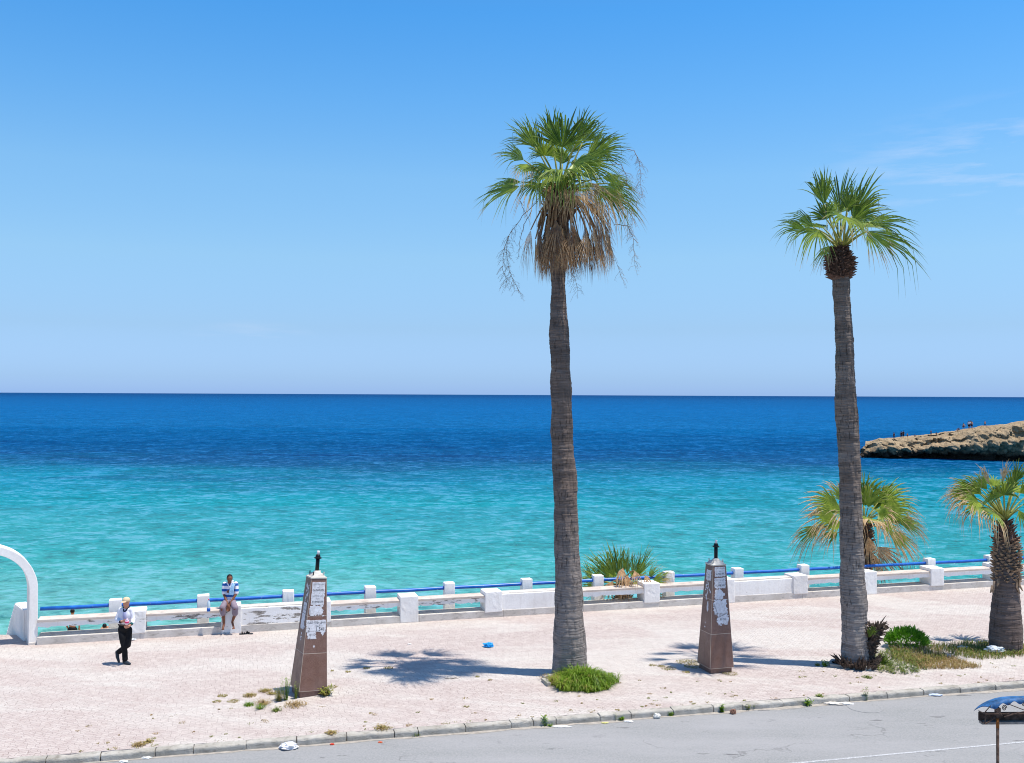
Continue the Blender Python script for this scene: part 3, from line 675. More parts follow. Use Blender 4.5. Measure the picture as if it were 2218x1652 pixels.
def pedestal(px_front, loc, rot, lean, label, items, chips, tip):
    root = thing('lamp_pedestal', loc, rot, label, 'stone pedestal', 'stone lamp pedestals on the promenade', ry=lean)
    w0, w1, H0, z0 = 0.335, 0.185, 2.68, 0.13
    def hw(z): return w0+(w1-w0)*(z-z0)/(H0-z0)
    mb = MB(); mb.box(-.30, .30, -.30, .30, -0.04, z0, 0.008); mb.build('base_block', M_stone, root)
    mb = MB(); J = [z0, z0+(H0-z0)*.333, z0+(H0-z0)*.667, H0]
    for a, b in zip(J, J[1:]):
        g = .004; ha, hb = hw(a), hw(b)
        mb.add([(-ha, -ha, a+g), (ha, -ha, a+g), (ha, ha, a+g), (-ha, ha, a+g), (-hb, -hb, b-g), (hb, -hb, b-g), (hb, hb, b-g), (-hb, hb, b-g)],
               [(0, 1, 5, 4), (1, 2, 6, 5), (2, 3, 7, 6), (3, 0, 4, 7), (0, 3, 2, 1), (4, 5, 6, 7)])
    sh = mb.build('shaft', M_stone, root); bv = sh.modifiers.new('b', 'BEVEL'); bv.width = .004; bv.segments = 1
    mb = MB()
    for z in (J[0]+.0, J[1], J[2]): h = hw(z)-.0015; mb.box(-h, h, -h, h, z-.006, z+.006)
    for sx in (-1, 1):
        for sy in (-1, 1):
            h0, h1 = hw(z0)-.001, hw(H0)-.001
            mb.tube([(sx*h0, sy*h0, z0+.005), (sx*h1, sy*h1, H0-.005)], .0055, 5)
    mb.build('joint_line', M_joint, root)
    mb = MB(); mb.box(-w1-.012, w1+.012, -w1-.012, w1+.012, H0, H0+.035, .01, jit=.004)
    vs = [(-w1+.01, -w1+.01, H0+.03), (w1-.01, -w1+.01, H0+.03), (w1-.01, w1-.01, H0+.03), (-w1+.01, w1-.01, H0+.03), (-.11, -.11, H0+.11), (.11, -.11, H0+.11), (.11, .11, H0+.11), (-.11, .11, H0+.11)]
    mb.add(vs, [(0, 1, 5, 4), (1, 2, 6, 5), (2, 3, 7, 6), (3, 0, 4, 7), (4, 5, 6, 7)])
    mb.lathe([(.105, H0+.10), (.095, H0+.13), (.06, H0+.165), (.05, H0+.17)], 16)
    cp = mb.build('cap', M_cap, root)
    for a, b in ((-.125, -.125), (.125, -.125), (.125, .125), (-.125, .125)):
        mb = MB(); mb.tube([(a, b, H0+.04), (a*1.02, b*1.02, H0+.15)], .014, 8); mb.build('bolt', M_black if a < 0 and tip else M_cap, cp)
    mb = MB(); mb.tube([(0, 0, H0+.15), (0, 0, H0+.48)], .046, 14)
    pp = mb.build('pipe_stub', M_black, root, smooth=True)
    mb = MB(); mb.lathe([(.046, H0+.445), (.085, H0+.452), (.088, H0+.475), (.060, H0+.482), (.052, H0+.53), (.038, H0+.545)], 16)
    mb.build('collar', M_black, pp)
    mb = MB(); mb.tube([(0, 0, H0+.54), (.002, 0, H0+.63)], .031, 12); mb.build('pipe_end', M_paper, pp, smooth=True)
    th = math.atan2(w0-w1, H0-z0)
    def frame(face):      # empty-less transform on the sloped face: face 0 = front (-y), 1 = left (-x)
        if face == 0: return lambda x, z, o: Vector((x, -hw(z)-o, z)), (math.pi/2-th*1, 0, 0)
        return lambda x, z, o: Vector((-hw(z)-o, -x, z)), None
    for it in items:
        face, x, z, w_, h_, kind, seed, rag = it[:8]
        outl = (torn(w_, h_, seed, rag) if kind == 't' else blob2(w_, h_, seed))
        fr, _ = frame(face)
        mb = MB(); n_ = len(outl); vs = [fr(x+u_, z+v_, .0045) for u_, v_ in outl]+[fr(x+u_, z+v_, .0005) for u_, v_ in outl]
        mb.add(vs, [tuple(range(n_)), tuple(range(2*n_-1, n_-1, -1))]+[(i, (i+1) % n_, (i+1) % n_+n_, i+n_) for i in range(n_)])
        po = mb.build('poster' if kind == 't' else 'poster_scrap', M_paper, root)
        for (s, size, dx, dz, mat, sx) in it[8] if len(it) > 8 else []:
            if face == 0: textmesh(s, size, mat, 'lettering', po, fr(x+dx, z+dz, .0068), (math.pi/2-th, 0, 0), sx, 0, .0)
            else: textmesh(s, size, mat, 'lettering', po, fr(x+dx, z+dz, .0068), (math.pi/2-th, 0, -math.pi/2), sx, 0, .0)
    # scraps of paper left on the stone, one mesh per face
    for face, specs in chips.items():
        fr, _ = frame(face); mb = MB(); r_ = random.Random(face+11+len(specs))
        for (x, z, w_, h_, n) in specs:
            for k in range(n):
                cx, cz = x+r_.uniform(-w_/2, w_/2), z+r_.uniform(-h_/2, h_/2)
                outl = blob2(r_.uniform(.03, .10), r_.uniform(.03, .11), r_.random(), 9, .6)
                cz = min(cz, H0-.05); lim = hw(cz)-.05; cx = max(-lim, min(lim, cx))
                oo = .0015+.0002*(len(mb.f) % 12)
                mb.add([fr(cx+a, cz+b, oo) for a, b in outl], [tuple(range(len(outl)))])
        tag(mb.build('torn_paper', M_paper, root), kind='stuff')
    return root
L56 = [(AR1, .05, 0, .09, M_ink2, .8), (AR3, .04, 0, .02, M_ink2, .9), ('56.960.495', .072, 0, -.055, M_ink, .82)]
L92 = [(AR1, .05, 0, .08, M_ink2, .8), (AR3, .04, 0, .015, M_ink2, .9), ('92.998.509', .072, 0, -.065, M_ink, .82)]
o1 = G(664, 1508); o1.z = 0; o1.y += .28
pedestal(None, (o1.x-.02, o1.y, 0), R(29.6), R(3.9), 'brown stone pedestal leaning slightly with posters and weeds at its foot, nearer the walking man',
    [(0, 0.0, 2.475, .31, .26, 't', 3, .004, L56), (0, -.01, 2.215, .31, .26, 't', 5, .005, L92),
     (0, -.03, 1.96, .30, .22, 't', 8, .028), (0, -.01, 1.60, .47, .27, 't', 12, .012, [(AR1, .072, 0, .085, M_ink, .9), ('/ '+'\uFEE1\uFEEE\uFEF4\uFEDF\uFE8D', .06, .03, .01, M_ink, .9), ('2', .125, -.17, -.075, M_ink, .8), ('1.541', .125, .10, -.075, M_ink, .8)]),
     (0, -.11, 1.40, .20, .17, 't', 14, .02, [('101.5', .085, 0, 0, M_ink, .8)]),
     (1, -.0, 1.99, .20, .24, 't', 21, .006, [(AR3, .045, 0, .05, M_ink2, .9), ('21 711 60', .05, 0, -.05, M_ink, .8)]), (1, -.02, 1.68, .22, .36, 't', 22, .02)],
    {0: [(0.02, 1.95, .26, .24, 16), (.12, 2.35, .05, .1, 2), (-.03, 1.15, .03, .03, 1), (.15, 1.42, .06, .1, 3)], 1: [(.02, 2.34, .18, .4, 26), (.0, 1.35, .06, .25, 5), (.02, 1.7, .2, .3, 4)]}, True)
o2 = G(1558, 1458.5); o2.z = 0; o2.y += .34
pedestal(None, (o2.x-.03, o2.y, 0), R(17.5), R(.2), 'upright brown stone pedestal with torn posters between the two tall palms',
    [(0, 0.01, 2.53, .30, .24, 't', 33, .006, L56), (0, .0, 2.25, .31, .26, 't', 35, .010, L92),
     (0, -.02, 1.95, .34, .30, 'b', 38, .02), (0, .0, 1.66, .36, .34, 't', 42, .035), (0, .06, 1.36, .30, .26, 't', 44, .04, [('301.541', .07, 0, -.02, M_ink, .8)]),
     (1, .0, 2.42, .24, .26, 't', 51, .015, [(AR3, .045, 0, .03, M_ink2, .9), ('36.500', .045, 0, -.05, M_ink2, .8)]), (1, .04, 1.62, .10, .36, 'b', 52, .02)],
    {0: [(-.02, 1.98, .26, .34, 30), (0, 1.6, .3, .4, 14), (.05, 1.25, .2, .2, 8)], 1: [(.0, 2.05, .26, .5, 24), (-.03, 1.15, .05, .15, 2)]}, False)

# ------------------------------------------------------------------ palms
def fan(mb, hub, tip, Nh, spread, dry=0.2, droop=0.25, nseg=26, rag=0.12, split=0.40, cup=0.10, r_=rnd, wscale=1.0, fold=0.0, mdead=False):
    """pleated fan blade: segments joined near the hub, split and drooping towards their tips"""
    hub = Vector(hub); tip = Vector(tip); D = (tip-hub); Rr = D.length; D.normalize()
    N = Vector(Nh); N = N-D*N.dot(D)
    if N.length < 1e-3: N = D.orthogonal()
    N.normalize(); Sx = D.cross(N); half = R(spread)/2
    ts = [0.02, 0.2, split, 0.62, 0.78, 0.9, 1.0]; Rr *= 1.10; dA = 2*half/nseg
    for i in range(nseg):
        a = -half+(i+.5)*dA+r_.uniform(-.012, .012)
        q = a/half
        Lg = Rr*(1-0.32*abs(q)**2.0)*r_.uniform(1-rag, 1.0)
        tn_ = r_.uniform(-.22, .16); dr = droop*r_.uniform(0.4, 1.7); tw = r_.uniform(-.22, .22)
        brk = r_.random() < 0.10+dry*.35                       # broken tip hanging down
        di = D*math.cos(a)+Sx*math.sin(a); sd = (-D*math.sin(a)+Sx*math.cos(a))
        vs = []; av = []
        for t_ in ts:
            p = hub+di*Lg*t_ + N*(cup*Rr*(t_**1.3)*(1-0.5*q*q)) - N*(fold*Rr*t_*abs(math.sin(a)))
            e = max(0, t_-split)
            p = p+sd*tw*e*Rr
            g = dr*Rr*e*e*2.4
            if brk and t_ > .75: g += (t_-.75)*Rr*1.1; p = p-di*(t_-.75)*Lg*.8
            p.z -= g
            if t_ <= split: wd = Lg*t_*math.tan(dA/2)*1.04
            else: wd = Lg*split*math.tan(dA/2)*1.06*max(0.05, 1-(e/(1-split))**2.0)*(1+.10*e)
            wd *= wscale
            vs += [p-sd*wd, p+N*wd*1.0, p+sd*wd]
            dv = (dry*.9 if dry > .6 or mdead else dry*.40)+max(0, (t_-(1.0-dry*1.0)))*2.6*min(1, dry*2.2)+ (0.25 if t_ == 1.0 else 0)+tn_*(1 if dry < .35 else .6)
            av += [dv]*3
        n = len(ts); fs = []
        for k in range(n-1): fs += [(3*k, 3*k+1, 3*k+4, 3*k+3), (3*k+1, 3*k+2, 3*k+5, 3*k+4)]
        mb.add(vs, fs, av)
def petiole(mb, a, b, r0=.028, r1=.012, sag=0.06, n=7):
    a = Vector(a); b = Vector(b); pts = []
    L_ = (b-a).length
    for k in range(n):
        f = k/(n-1); p = a.lerp(b, f); p.z += sag*L_*math.sin(math.pi*f); pts.append(p)
    mb.tube(pts, [r0+(r1-r0)*k/(n-1) for k in range(n)], 6)
def frond(crown, O, hub, tip, Nh, spread, dry=.2, droop=.25, rag=.12, nseg=34, name='frond', mat=None, pmat=None, pr=(.03, .012), sag=.06, **kw):
    mb = MB(); fan(mb, hub, tip, Nh, spread, dry, droop, nseg, rag, mdead=mat is M_dead, **kw)
    f = mb.build(name, mat or M_frond, crown, attr='dry')
    mb = MB(); petiole(mb, O, hub, pr[0], pr[1], sag)
    c2 = mb.v; f2 = mb.f
    # petiole joins its blade in one mesh with a second material
    me = f.data; me.materials.append(pmat or M_pet)
    bm = bmesh.new(); bm.from_mesh(me); nv = [bm.verts.new(v) for v in c2]
    for q in f2:
        try: ff = bm.faces.new([nv[i] for i in q]); ff.material_index = 1; ff.smooth = True
        except ValueError: pass
    bm.to_mesh(me); bm.free()
    return f
def boots(mb, zf, rf, z0, z1, n, r_, ln=.2, wd=.08, up=.7, th=.025):
    """spiral of woody leaf bases round the axis; zf(z)->centre xy, rf(z)->radius"""
    ga = 2.399963
    for k in range(n):
        z = z0+(z1-z0)*(k+r_.random()*.6)/n; a = k*ga+r_.uniform(-.15, .15); c = zf(z); r0 = rf(z)*.93
        out = Vector((math.cos(a), math.sin(a), 0)); tan = Vector((-math.sin(a), math.cos(a), 0))
        u_ = up*r_.uniform(.6, 1.3); d_ = (out*(1-.4*u_)+Vector((0, 0, u_))).normalized(); L_ = ln*r_.uniform(.6, 1.25); w_ = wd*r_.uniform(.7, 1.25)
        p = Vector((c[0], c[1], z))+out*r0; nn = tan.cross(d_).normalized()
        if nn.dot(out) < 0: nn = -nn
        q1 = p+d_*L_*.55; q2 = p+d_*L_+out*.02
        vs = [p-tan*w_-nn*th, p+tan*w_-nn*th, p+nn*th*1.4, q1-tan*w_*.75-nn*th, q1+tan*w_*.75-nn*th, q1+nn*th*1.2, q2-tan*w_*.42, q2+tan*w_*.42, q2+nn*th*.6+tan*w_*r_.uniform(-.3, .3)]
        mb.add(vs, [(0, 1, 4, 3), (0, 3, 5, 2), (1, 2, 5, 4), (3, 4, 7, 6), (3, 6, 8, 5), (4, 5, 8, 7), (6, 7, 8)])
def trunk_mesh(prof, rough, rings, seg=56, seed=0, ringamp=.012, loc=(0, 0, 0)):
    """prof: list of (x_centre, radius, z) relative to the tree"""
    vs = []; fs = []; n = rings
    zmin, zmax = prof[0][2], prof[-1][2]
    def at(z):
        for (x0, r0, z0), (x1, r1, z1) in zip(prof, prof[1:]):
            if z <= z1: f = (z-z0)/(z1-z0); return x0+(x1-x0)*f, r0+(r1-r0)*f
        return prof[-1][0], prof[-1][1]
    for i in range(n+1):
        z = zmin+(zmax-zmin)*i/n; x, r = at(z)
        rn = ringamp*(noise.noise(Vector((seed, 0, z*7)))*.7+.8*noise.noise(Vector((seed, 3, z*31))))
        for k in range(seg):
            a = 2*math.pi*k/seg; c, s = math.cos(a), math.sin(a)
            d_ = rough*noise.fractal(Vector((c*r*5, s*r*5, z*1.6+seed)), .9, 2.1, 4)+rn+.5*ringamp*noise.noise(Vector((c*2, s*2, z*14)))
            vs.append((x+c*(r+d_), s*(r+d_), z))
    for i in range(n):
        for k in range(seg): fs.append((i*seg+k, i*seg+(k+1) % seg, (i+1)*seg+(k+1) % seg, (i+1)*seg+k))
    mb = MB(); mb.add(vs, fs); return mb
def prof_from(edges, Y, base):
    """edges: (left_px, right_px, y_px) -> (x_centre, radius, z) relative to base"""
    o_ = []
    for l, r_, y in edges:
        a, b = P(l, y, Y), P(r_, y, Y); o_.append(((a.x+b.x)/2-base.x, (b.x-a.x)/2, (a.z+b.z)/2-base.z))
    return sorted(o_, key=lambda q: q[2])
def hintN(w): return Vector((0, -w, 1-w))

# ---- palm 1 : tall, with a skirt of dead fronds
Y1 = 25.05; b1 = P(1235, 1466, Y1); b1.z = 0
e1 = [(30, 106, 162), (90, 107, 164), (150, 107, 167), (185, 104, 171), (220, 103, 175), (260, 104, 178), (300, 105, 180), (400, 107, 183), (470, 108, 185), (600, 108, 190), (700, 112, 196), (800, 115, 205), (900, 118, 209),
      (1000, 121, 214), (1100, 122, 219), (1200, 122, 226), (1300, 120, 230), (1400, 118, 238), (1450, 116, 243), (1500, 114, 249), (1545, 112, 256), (1565, 111, 259)]
pr1 = prof_from([(1132.4+l*.5672, 1132.4+r*.5672, 588.9+y*.5672) for y, l, r in e1]+[(1193, 1225, 560), (1195, 1226, 500), (1200, 1226, 455)], Y1, b1)
p1 = thing('palm_tree', b1, 0, 'tallest palm, thick grey trunk and a skirt of dead brown fronds, grass at its foot', 'palm tree', 'palms along the promenade')
trunk_mesh(pr1, .036, 620, 72, 1, .012).build('trunk', M_bark, p1, smooth=True)
kp = .29700
def c1(x, y, dy=0.0): return P(1330*.75494+x*kp, 250*.75494+y*kp, Y1+dy)-b1
O1 = c1(705, 790)
rr = random.Random(5)
mb = MB(); cxy = (O1.x, 0)
boots(mb, lambda z: cxy, lambda z: .26, O1.z-.6, O1.z+.12, 70, rr, .28, .07, .8)
mb.lathe([(.20, O1.z-.75), (.27, O1.z-.4), (.27, O1.z-.1), (.20, O1.z+.1), (.08, O1.z+.25)], 18, cxy)
cr1 = mb.build('crown', M_boot, p1)
F1 = [ # hub(x,y,dy) tip(x,y,dy) w spread dry droop
 ((718, 440, -.5), (716, 120, -.35), .95, 150, .02, .10), ((835, 370, .1), (965, 120, .1), .8, 80, .10, .18), ((870, 400, .3), (1030, 215, .4), .7, 95, .12, .2),
 ((640, 380, .4), (640, 130, .5), .9, 90, .1, .15), ((590, 500, -.6), (590, 330, -.9), .9, 190, .05, .25), ((520, 430, .1), (330, 215, .2), .7, 95, .14, .22),
 ((560, 470, .4), (430, 200, .5), .8, 70, .10, .2), ((440, 530, -.1), (220, 400, -.2), .6, 95, .32, .35), ((460, 560, -.5), (400, 640, -.9), .5, 120, .45, .5),
 ((925, 490, -.1), (1200, 350, 0), .7, 95, .10, .22), ((900, 520, .4), (1150, 300, .6), .7, 70, .12, .2), ((850, 560, -.5), (1210, 520, -.6), .65, 110, .22, .35),
 ((800, 560, -.8), (960, 600, -1.5), .8, 170, .25, .45), ((665, 650, -.7), (670, 735, -1.3), .9, 220, .18, .5),
 ((410, 720, -.1), (90, 830, -.1), .5, 80, .28, .30), ((420, 690, .4), (170, 720, .6), .5, 80, .3, .3), ((560, 700, -.4), (400, 800, -.9), .55, 120, .42, .55),
 ((1010, 660, .3), (1270, 700, .5), .5, 95, .22, .35), ((1020, 760, -.1), (1300, 930, -.1), .55, 95, .34, .35), ((960, 720, -.5), (1180, 900, -.8), .5, 110, .5, .6),
 ((1050, 700, -.3), (1290, 830, -.4), .6, 90, .36, .5), ((780, 480, .6), (840, 250, .9), .8, 120, .1, .2), ((700, 520, .8), (560, 380, 1.5), .3, 120, .15, .3), ((840, 580, .9), (980, 480, 1.7), .3, 120, .15, .3),
 ((560, 620, .9), (420, 560, 1.6), .3, 120, .2, .3), ((720, 600, -1.0), (760, 640, -1.9), .4, 150, .15, .4), ((630, 590, -.3), (520, 640, -.9), .7, 170, .12, .45), ((790, 600, -.4), (900, 620, -1.0), .7, 170, .2, .45), ((720, 560, .3), (720, 380, .5), .9, 120, .05, .2),
 ((600, 660, .2), (420, 640, .4), .6, 100, .3, .4), ((860, 640, .1), (1090, 620, .2), .6, 90, .3, .4)]
for hb, tp, w_, spd, dr, dp in F1:
    frond(cr1, O1+Vector((rr.uniform(-.08, .08), rr.uniform(-.08, .08), .05)), c1(*hb), c1(*tp), hintN(w_), spd, dr, dp, .13, 26 if spd > 90 else 19, r_=rr, pr=(.03, .014))
# dead fronds: a folded skirt
sk = MB(); sk.lathe([(.17, O1.z-1.9), (.21, O1.z-1.2), (.22, O1.z-.7)], 16, cxy)
sk = sk.build('dead_skirt', M_boot, p1)
for k in range(58):
    a = 2*math.pi*(k+rr.random()*.8)/58; ca, sa = math.cos(a), math.sin(a)
    rad = rr.uniform(.38, .78)+(.42*max(0, ca)); 
    if ca < -.5: rad *= .88
    hz = -rr.uniform(.62, 1.1)
    hub = O1+Vector((ca*rad+.05, sa*rad, hz)); Lg = rr.uniform(.95, 1.45)
    Lg = min(Lg, 2.05+hz+rr.uniform(-.12, .1))
    tip = hub+Vector((ca*rr.uniform(-.02, .26)+.05, sa*rr.uniform(-.02, .2), -Lg))
    frond(sk, O1+Vector((ca*.15, sa*.15, -.05)), hub, tip, Vector((ca, sa, .15)), rr.uniform(34, 62), rr.choice([.15, .3, .42, .55, .8]), .02, .22, 18, 'dead_frond', M_dead, M_petdead, (.026, .016), .22,
          split=.35, cup=.02, r_=rr, wscale=.9, fold=.35)
# tan half-dead fronds hanging on the right, and at the left
for hb, tp, spd, dr in [((880, 760, -.5), (1010, 1080, -.6), 70, .8), ((960, 800, -.1), (1090, 1090, -.1), 60, .9), ((800, 740, -.8), (870, 1010, -1.0), 90, .8), ((910, 690, -.6), (1060, 940, -.8), 90, .65),
                        ((640, 720, -.6), (560, 900, -.8), 90, .9), ((490, 1040, 0), (440, 1320, 0), 36, .8), ((740, 740, -.6), (760, 900, -.8), 110, .75), ((860, 700, -.9), (930, 830, -1.3), 130, .6)]:
    frond(cr1, O1, c1(*hb), c1(*tp), hintN(.8), spd, dr, .15, .25, 22, 'dead_frond' if dr > .7 else 'frond', M_dead if dr > .75 else M_frond, M_petdead, (.026, .014), .2, r_=rr, wscale=.7)
def stalk(parent, pts, seed, twig=1.0, r0=.010):
    """drooping dry flower stalk with fine branchlets"""
    r_ = random.Random(seed); mb = MB(); P_ = [Vector(p) for p in pts]
    fine = []
    for i in range(len(P_)-1):
        for k in range(5): fine.append(P_[i].lerp(P_[i+1], k/5)+Vector((r_.uniform(-.012, .012), r_.uniform(-.012, .012), r_.uniform(-.012, .012))))
    fine.append(P_[-1]); n = len(fine)
    mb.tube(fine, [r0*(1-.75*i/n) for i in range(n)], 5)
    for i in range(int(n*.35), n):
        for q in range(int(2*twig)+1):
            a = r_.uniform(0, 6.28); d_ = Vector((math.cos(a), math.sin(a)*.6, r_.uniform(-1.2, .1))).normalized(); L_ = r_.uniform(.12, .34)*twig
            p = fine[i]; b_ = p+d_*L_*.5+Vector((0, 0, -.02)); c_ = b_+Vector((d_.x*.4, d_.y*.4, -.7)).normalized()*L_*.5
            mb.tube([p, b_, c_], [.003, .0025, .0015], 4, False)
            for w_ in range(3):
                e = b_.lerp(c_, w_/3); mb.tube([e, e+Vector((r_.uniform(-.07, .07), r_.uniform(-.05, .05), r_.uniform(-.07, .02)))], [.002, .001], 3, False)
    mb.build('flower_stalk', M_petdead, parent)
for i, pts in enumerate([[(540, 830), (430, 940), (330, 1080), (310, 1180), (325, 1300)], [(500, 900), (440, 1000), (410, 1130), (405, 1230)], [(330, 1080), (295, 1180), (285, 1330), (320, 1440)], [(325, 1300), (350, 1380), (400, 1480)],
                         [(1190, 450), (1240, 460), (1280, 540), (1290, 680), (1300, 800)], [(1100, 1000), (1200, 1010), (1235, 1100), (1250, 1300)], [(1000, 900), (1050, 1060), (1080, 1180), (1150, 1380)],
                         [(820, 1150), (770, 1200), (800, 1350), (835, 1480)], [(1080, 560), (1150, 560), (1185, 640), (1190, 800), (1230, 1000)], [(440, 770), (410, 820), (440, 900), (470, 960)]]):
    stalk(cr1, [c1(x, y, -.35 if i != 4 else 0) for x, y in pts], i, 1.0 if i not in (1, 9) else .4)

# ---- palm 2 : tall, clean trunk, no skirt
Y2 = 25.95; b2 = P(1851, 1440, Y2); b2.z = 0
e2 = [(1803, 1839, 598), (1804, 1840, 640), (1807, 1843, 665), (1809, 1845, 700), (1810, 1848, 740), (1809, 1850, 790), (1809.5, 1852, 830), (1809, 1855, 868), (1812, 1858, 920), (1815, 1861, 965), (1817, 1862.5, 1005), (1819, 1864, 1070), (1820, 1867, 1142), (1820.5, 1870, 1210), (1821, 1875, 1280), (1823, 1877, 1330), (1824, 1879, 1384), (1824, 1882, 1420), (1824, 1886, 1448)]
pr2 = prof_from(e2+[(1806, 1838, 560), (1808, 1836, 540)], Y2, b2)
p2 = thing('palm_tree', b2, 0, 'tall palm with bare grey trunk, small brown collar and dead stump at its foot', 'palm tree', 'palms along the promenade')
trunk_mesh(pr2, .038, 620, 72, 9, .012).build('trunk', M_bark2, p2, smooth=True)
kq = .1965
def c2(x, y, dy=0.0): return P(2180*.75494+x*kq, 430*.75494+y*kq, Y2+dy)-b2
O2 = c2(890, 1080); rr = random.Random(15)
zb, zt = c2(890, 1430).z, c2(890, 1080).z
mb = MB(); rf2 = lambda z: lerp([(0, .19), (.2, .22), (.45, .27), (.6, .25), (.75, .17), (1, .11)], (z-zb)/(zt-zb))
cxy2 = (c2(885, 1250).x, 0)
boots(mb, lambda z: cxy2, rf2, zb+.02, zt, 210, rr, .17, .045, .30)
mb.lathe([(.20, zb), (.25, zb+.2), (.27, zb+.42), (.18, zb+.62), (.13, zt), (.06, zt+.15)], 20, cxy2)
cr2 = mb.build('crown', M_boot, p2)
F2 = [((895, 690, .5), (870, 165, .6), .9, 62, .03, .12), ((735, 765, -.6), (640, 480, -.6), .93, 160, .05, .22), ((712, 600, .4), (600, 120, .6), .8, 75, .08, .28), ((720, 560, .6), (700, 150, .8), .8, 60, .06, .2),
      ((510, 880, -.1), (120, 790, -.1), .62, 85, .20, .38), ((590, 850, .4), (260, 620, .6), .6, 85, .22, .34), ((650, 880, -.5), (430, 1040, -1.0), .5, 130, .28, .5), ((775, 1060, .5), (590, 1260, .8), .45, 90, .38, .4),
      ((1010, 730, .1), (1310, 195, .2), .85, 70, .08, .18), ((1030, 770, -.2), (1370, 420, -.1), .8, 85, .14, .28), ((1020, 800, .4), (1300, 560, .7), .7, 90, .1, .25), ((1215, 800, .2), (1730, 790, .3), .6, 70, .14, .26),
      ((1190, 890, -.2), (1820, 1180, -.2), .6, 62, .26, .26), ((1180, 900, -.6), (1440, 1180, -.9), .55, 95, .42, .4), ((945, 735, -1.0), (960, 860, -1.7), .85, 200, .30, .5), ((970, 690, .2), (1020, 300, .4), .85, 70, .08, .25),
      ((960, 640, -.2), (1040, 420, -.1), .9, 100, .05, .2), ((860, 700, .9), (800, 500, 1.7), .3, 120, .1, .3), ((1100, 850, .8), (1350, 800, 1.7), .3, 110, .15, .3), ((700, 860, .9), (500, 800, 1.7), .3, 110, .15, .3), ((1090, 800, -.5), (1330, 700, -1.1), .5, 110, .2, .45)]
for hb, tp, w_, spd, dr, dp in F2:
    frond(cr2, O2+Vector((rr.uniform(-.1, .1), rr.uniform(-.08, .08), -.05)), c2(*hb), c2(*tp), hintN(w_), spd, dr, dp, .14, 24 if spd > 90 else 17, r_=rr, pr=(.032, .015))

# ---- palm 3 : medium palm on the beach side of the rail
Y3 = 37.3; b3 = P(1893, 1300, Y3); b3.z = -3.2
k7 = .2743
def c3(x, y, dy=0.0): return P(2200*.75494+x*k7, 1150*.75494+y*k7, Y3+dy)-b3
O3 = c3(770, 975); rr = random.Random(25)
p3 = thing('palm_tree', b3, 0, 'mid-height palm with wind-burnt fronds rising from the beach behind the rail', 'palm tree', 'palms along the promenade')
x3 = c3(795, 1100).x
trunk_mesh([(x3*1.0, .22, 0), (x3, .17, O3.z-1.6), (O3.x+.02, .16, O3.z+.02)], .02, 160, 32, 3, .012).build('trunk', M_bark3, p3, smooth=True)
mb = MB(); boots(mb, lambda z: (x3+(O3.x-x3)*.6, 0), lambda z: .19, O3.z-1.7, O3.z+.05, 150, rr, .2, .06, .6); mb.lathe([(.16, O3.z-.4), (.18, O3.z), (.05, O3.z+.25)], 14, (O3.x, 0))
cr3 = mb.build('crown', M_boot, p3)
F3 = [((580, 850, 0), (260, 680, 0), .65, 80, .48, .3), ((560, 920, -.3), (235, 900, -.3), .6, 85, .52, .4), ((440, 1005, 0), (165, 1100, .1), .5, 70, .46, .55), ((560, 1040, -.2), (400, 1100, -.3), .5, 95, .45, .4),
      ((620, 760, .5), (540, 560, .6), .8, 50, .85, .3), ((770, 830, .1), (820, 510, .2), .9, 110, .16, .2), ((760, 780, .4), (760, 520, .5), .9, 90, .2, .2), ((850, 860, .5), (950, 610, .7), .8, 70, .25, .25),
      ((890, 850, 0), (1210, 760, .1), .7, 95, .38, .35), ((880, 800, .4), (1130, 640, .6), .7, 75, .34, .3), ((880, 890, -.7), (1050, 910, -1.4), .7, 150, .55, .55), ((1050, 960, 0), (1290, 1010, .1), .55, 90, .46, .4),
      ((960, 1030, -.2), (1220, 1220, -.2), .65, 70, .55, .3), ((790, 920, -.9), (790, 960, -2.0), .5, 170, .55, .5), ((660, 900, -.8), (560, 960, -1.7), .5, 140, .5, .5), ((700, 860, .9), (600, 780, 1.9), .3, 120, .35, .3), ((900, 900, .9), (1030, 850, 1.9), .3, 120, .35, .3)]
F3 += [((600, 870, .3), (330, 770, .4), .6, 80, .5, .35), ((640, 800, .2), (430, 600, .3), .75, 60, .5, .3), ((930, 930, .2), (1230, 880, .3), .6, 85, .5, .4), ((900, 960, -.4), (1110, 1080, -.6), .6, 90, .55, .5), ((800, 840, -.3), (870, 590, -.3), .9, 90, .3, .2), ((600, 960, -.3), (330, 1010, -.4), .55, 80, .55, .5)]
for hb, tp, w_, spd, dr, dp in F3:
    frond(cr3, O3, c3(*hb), c3(*tp), hintN(w_), spd, dr, dp, .16, 24 if spd > 80 else 18, wscale=1.2, r_=rr, pr=(.034, .016))
for hb, tp, spd in [((870, 1150, -.3), (1075, 1350, -.3), 80), ((800, 1070, -.5), (850, 1330, -.5), 60), ((780, 1080, .2), (760, 1370, .2), 50), ((820, 1180, -.1), (900, 1440, -.2), 50), ((830, 1200, .1), (960, 1450, .1), 40)]:
    frond(cr3, O3, c3(*hb), c3(*tp), hintN(.9), spd, .9, .08, .15, 24, 'dead_frond', M_dead, M_petdead, (.03, .016), .25, r_=rr)

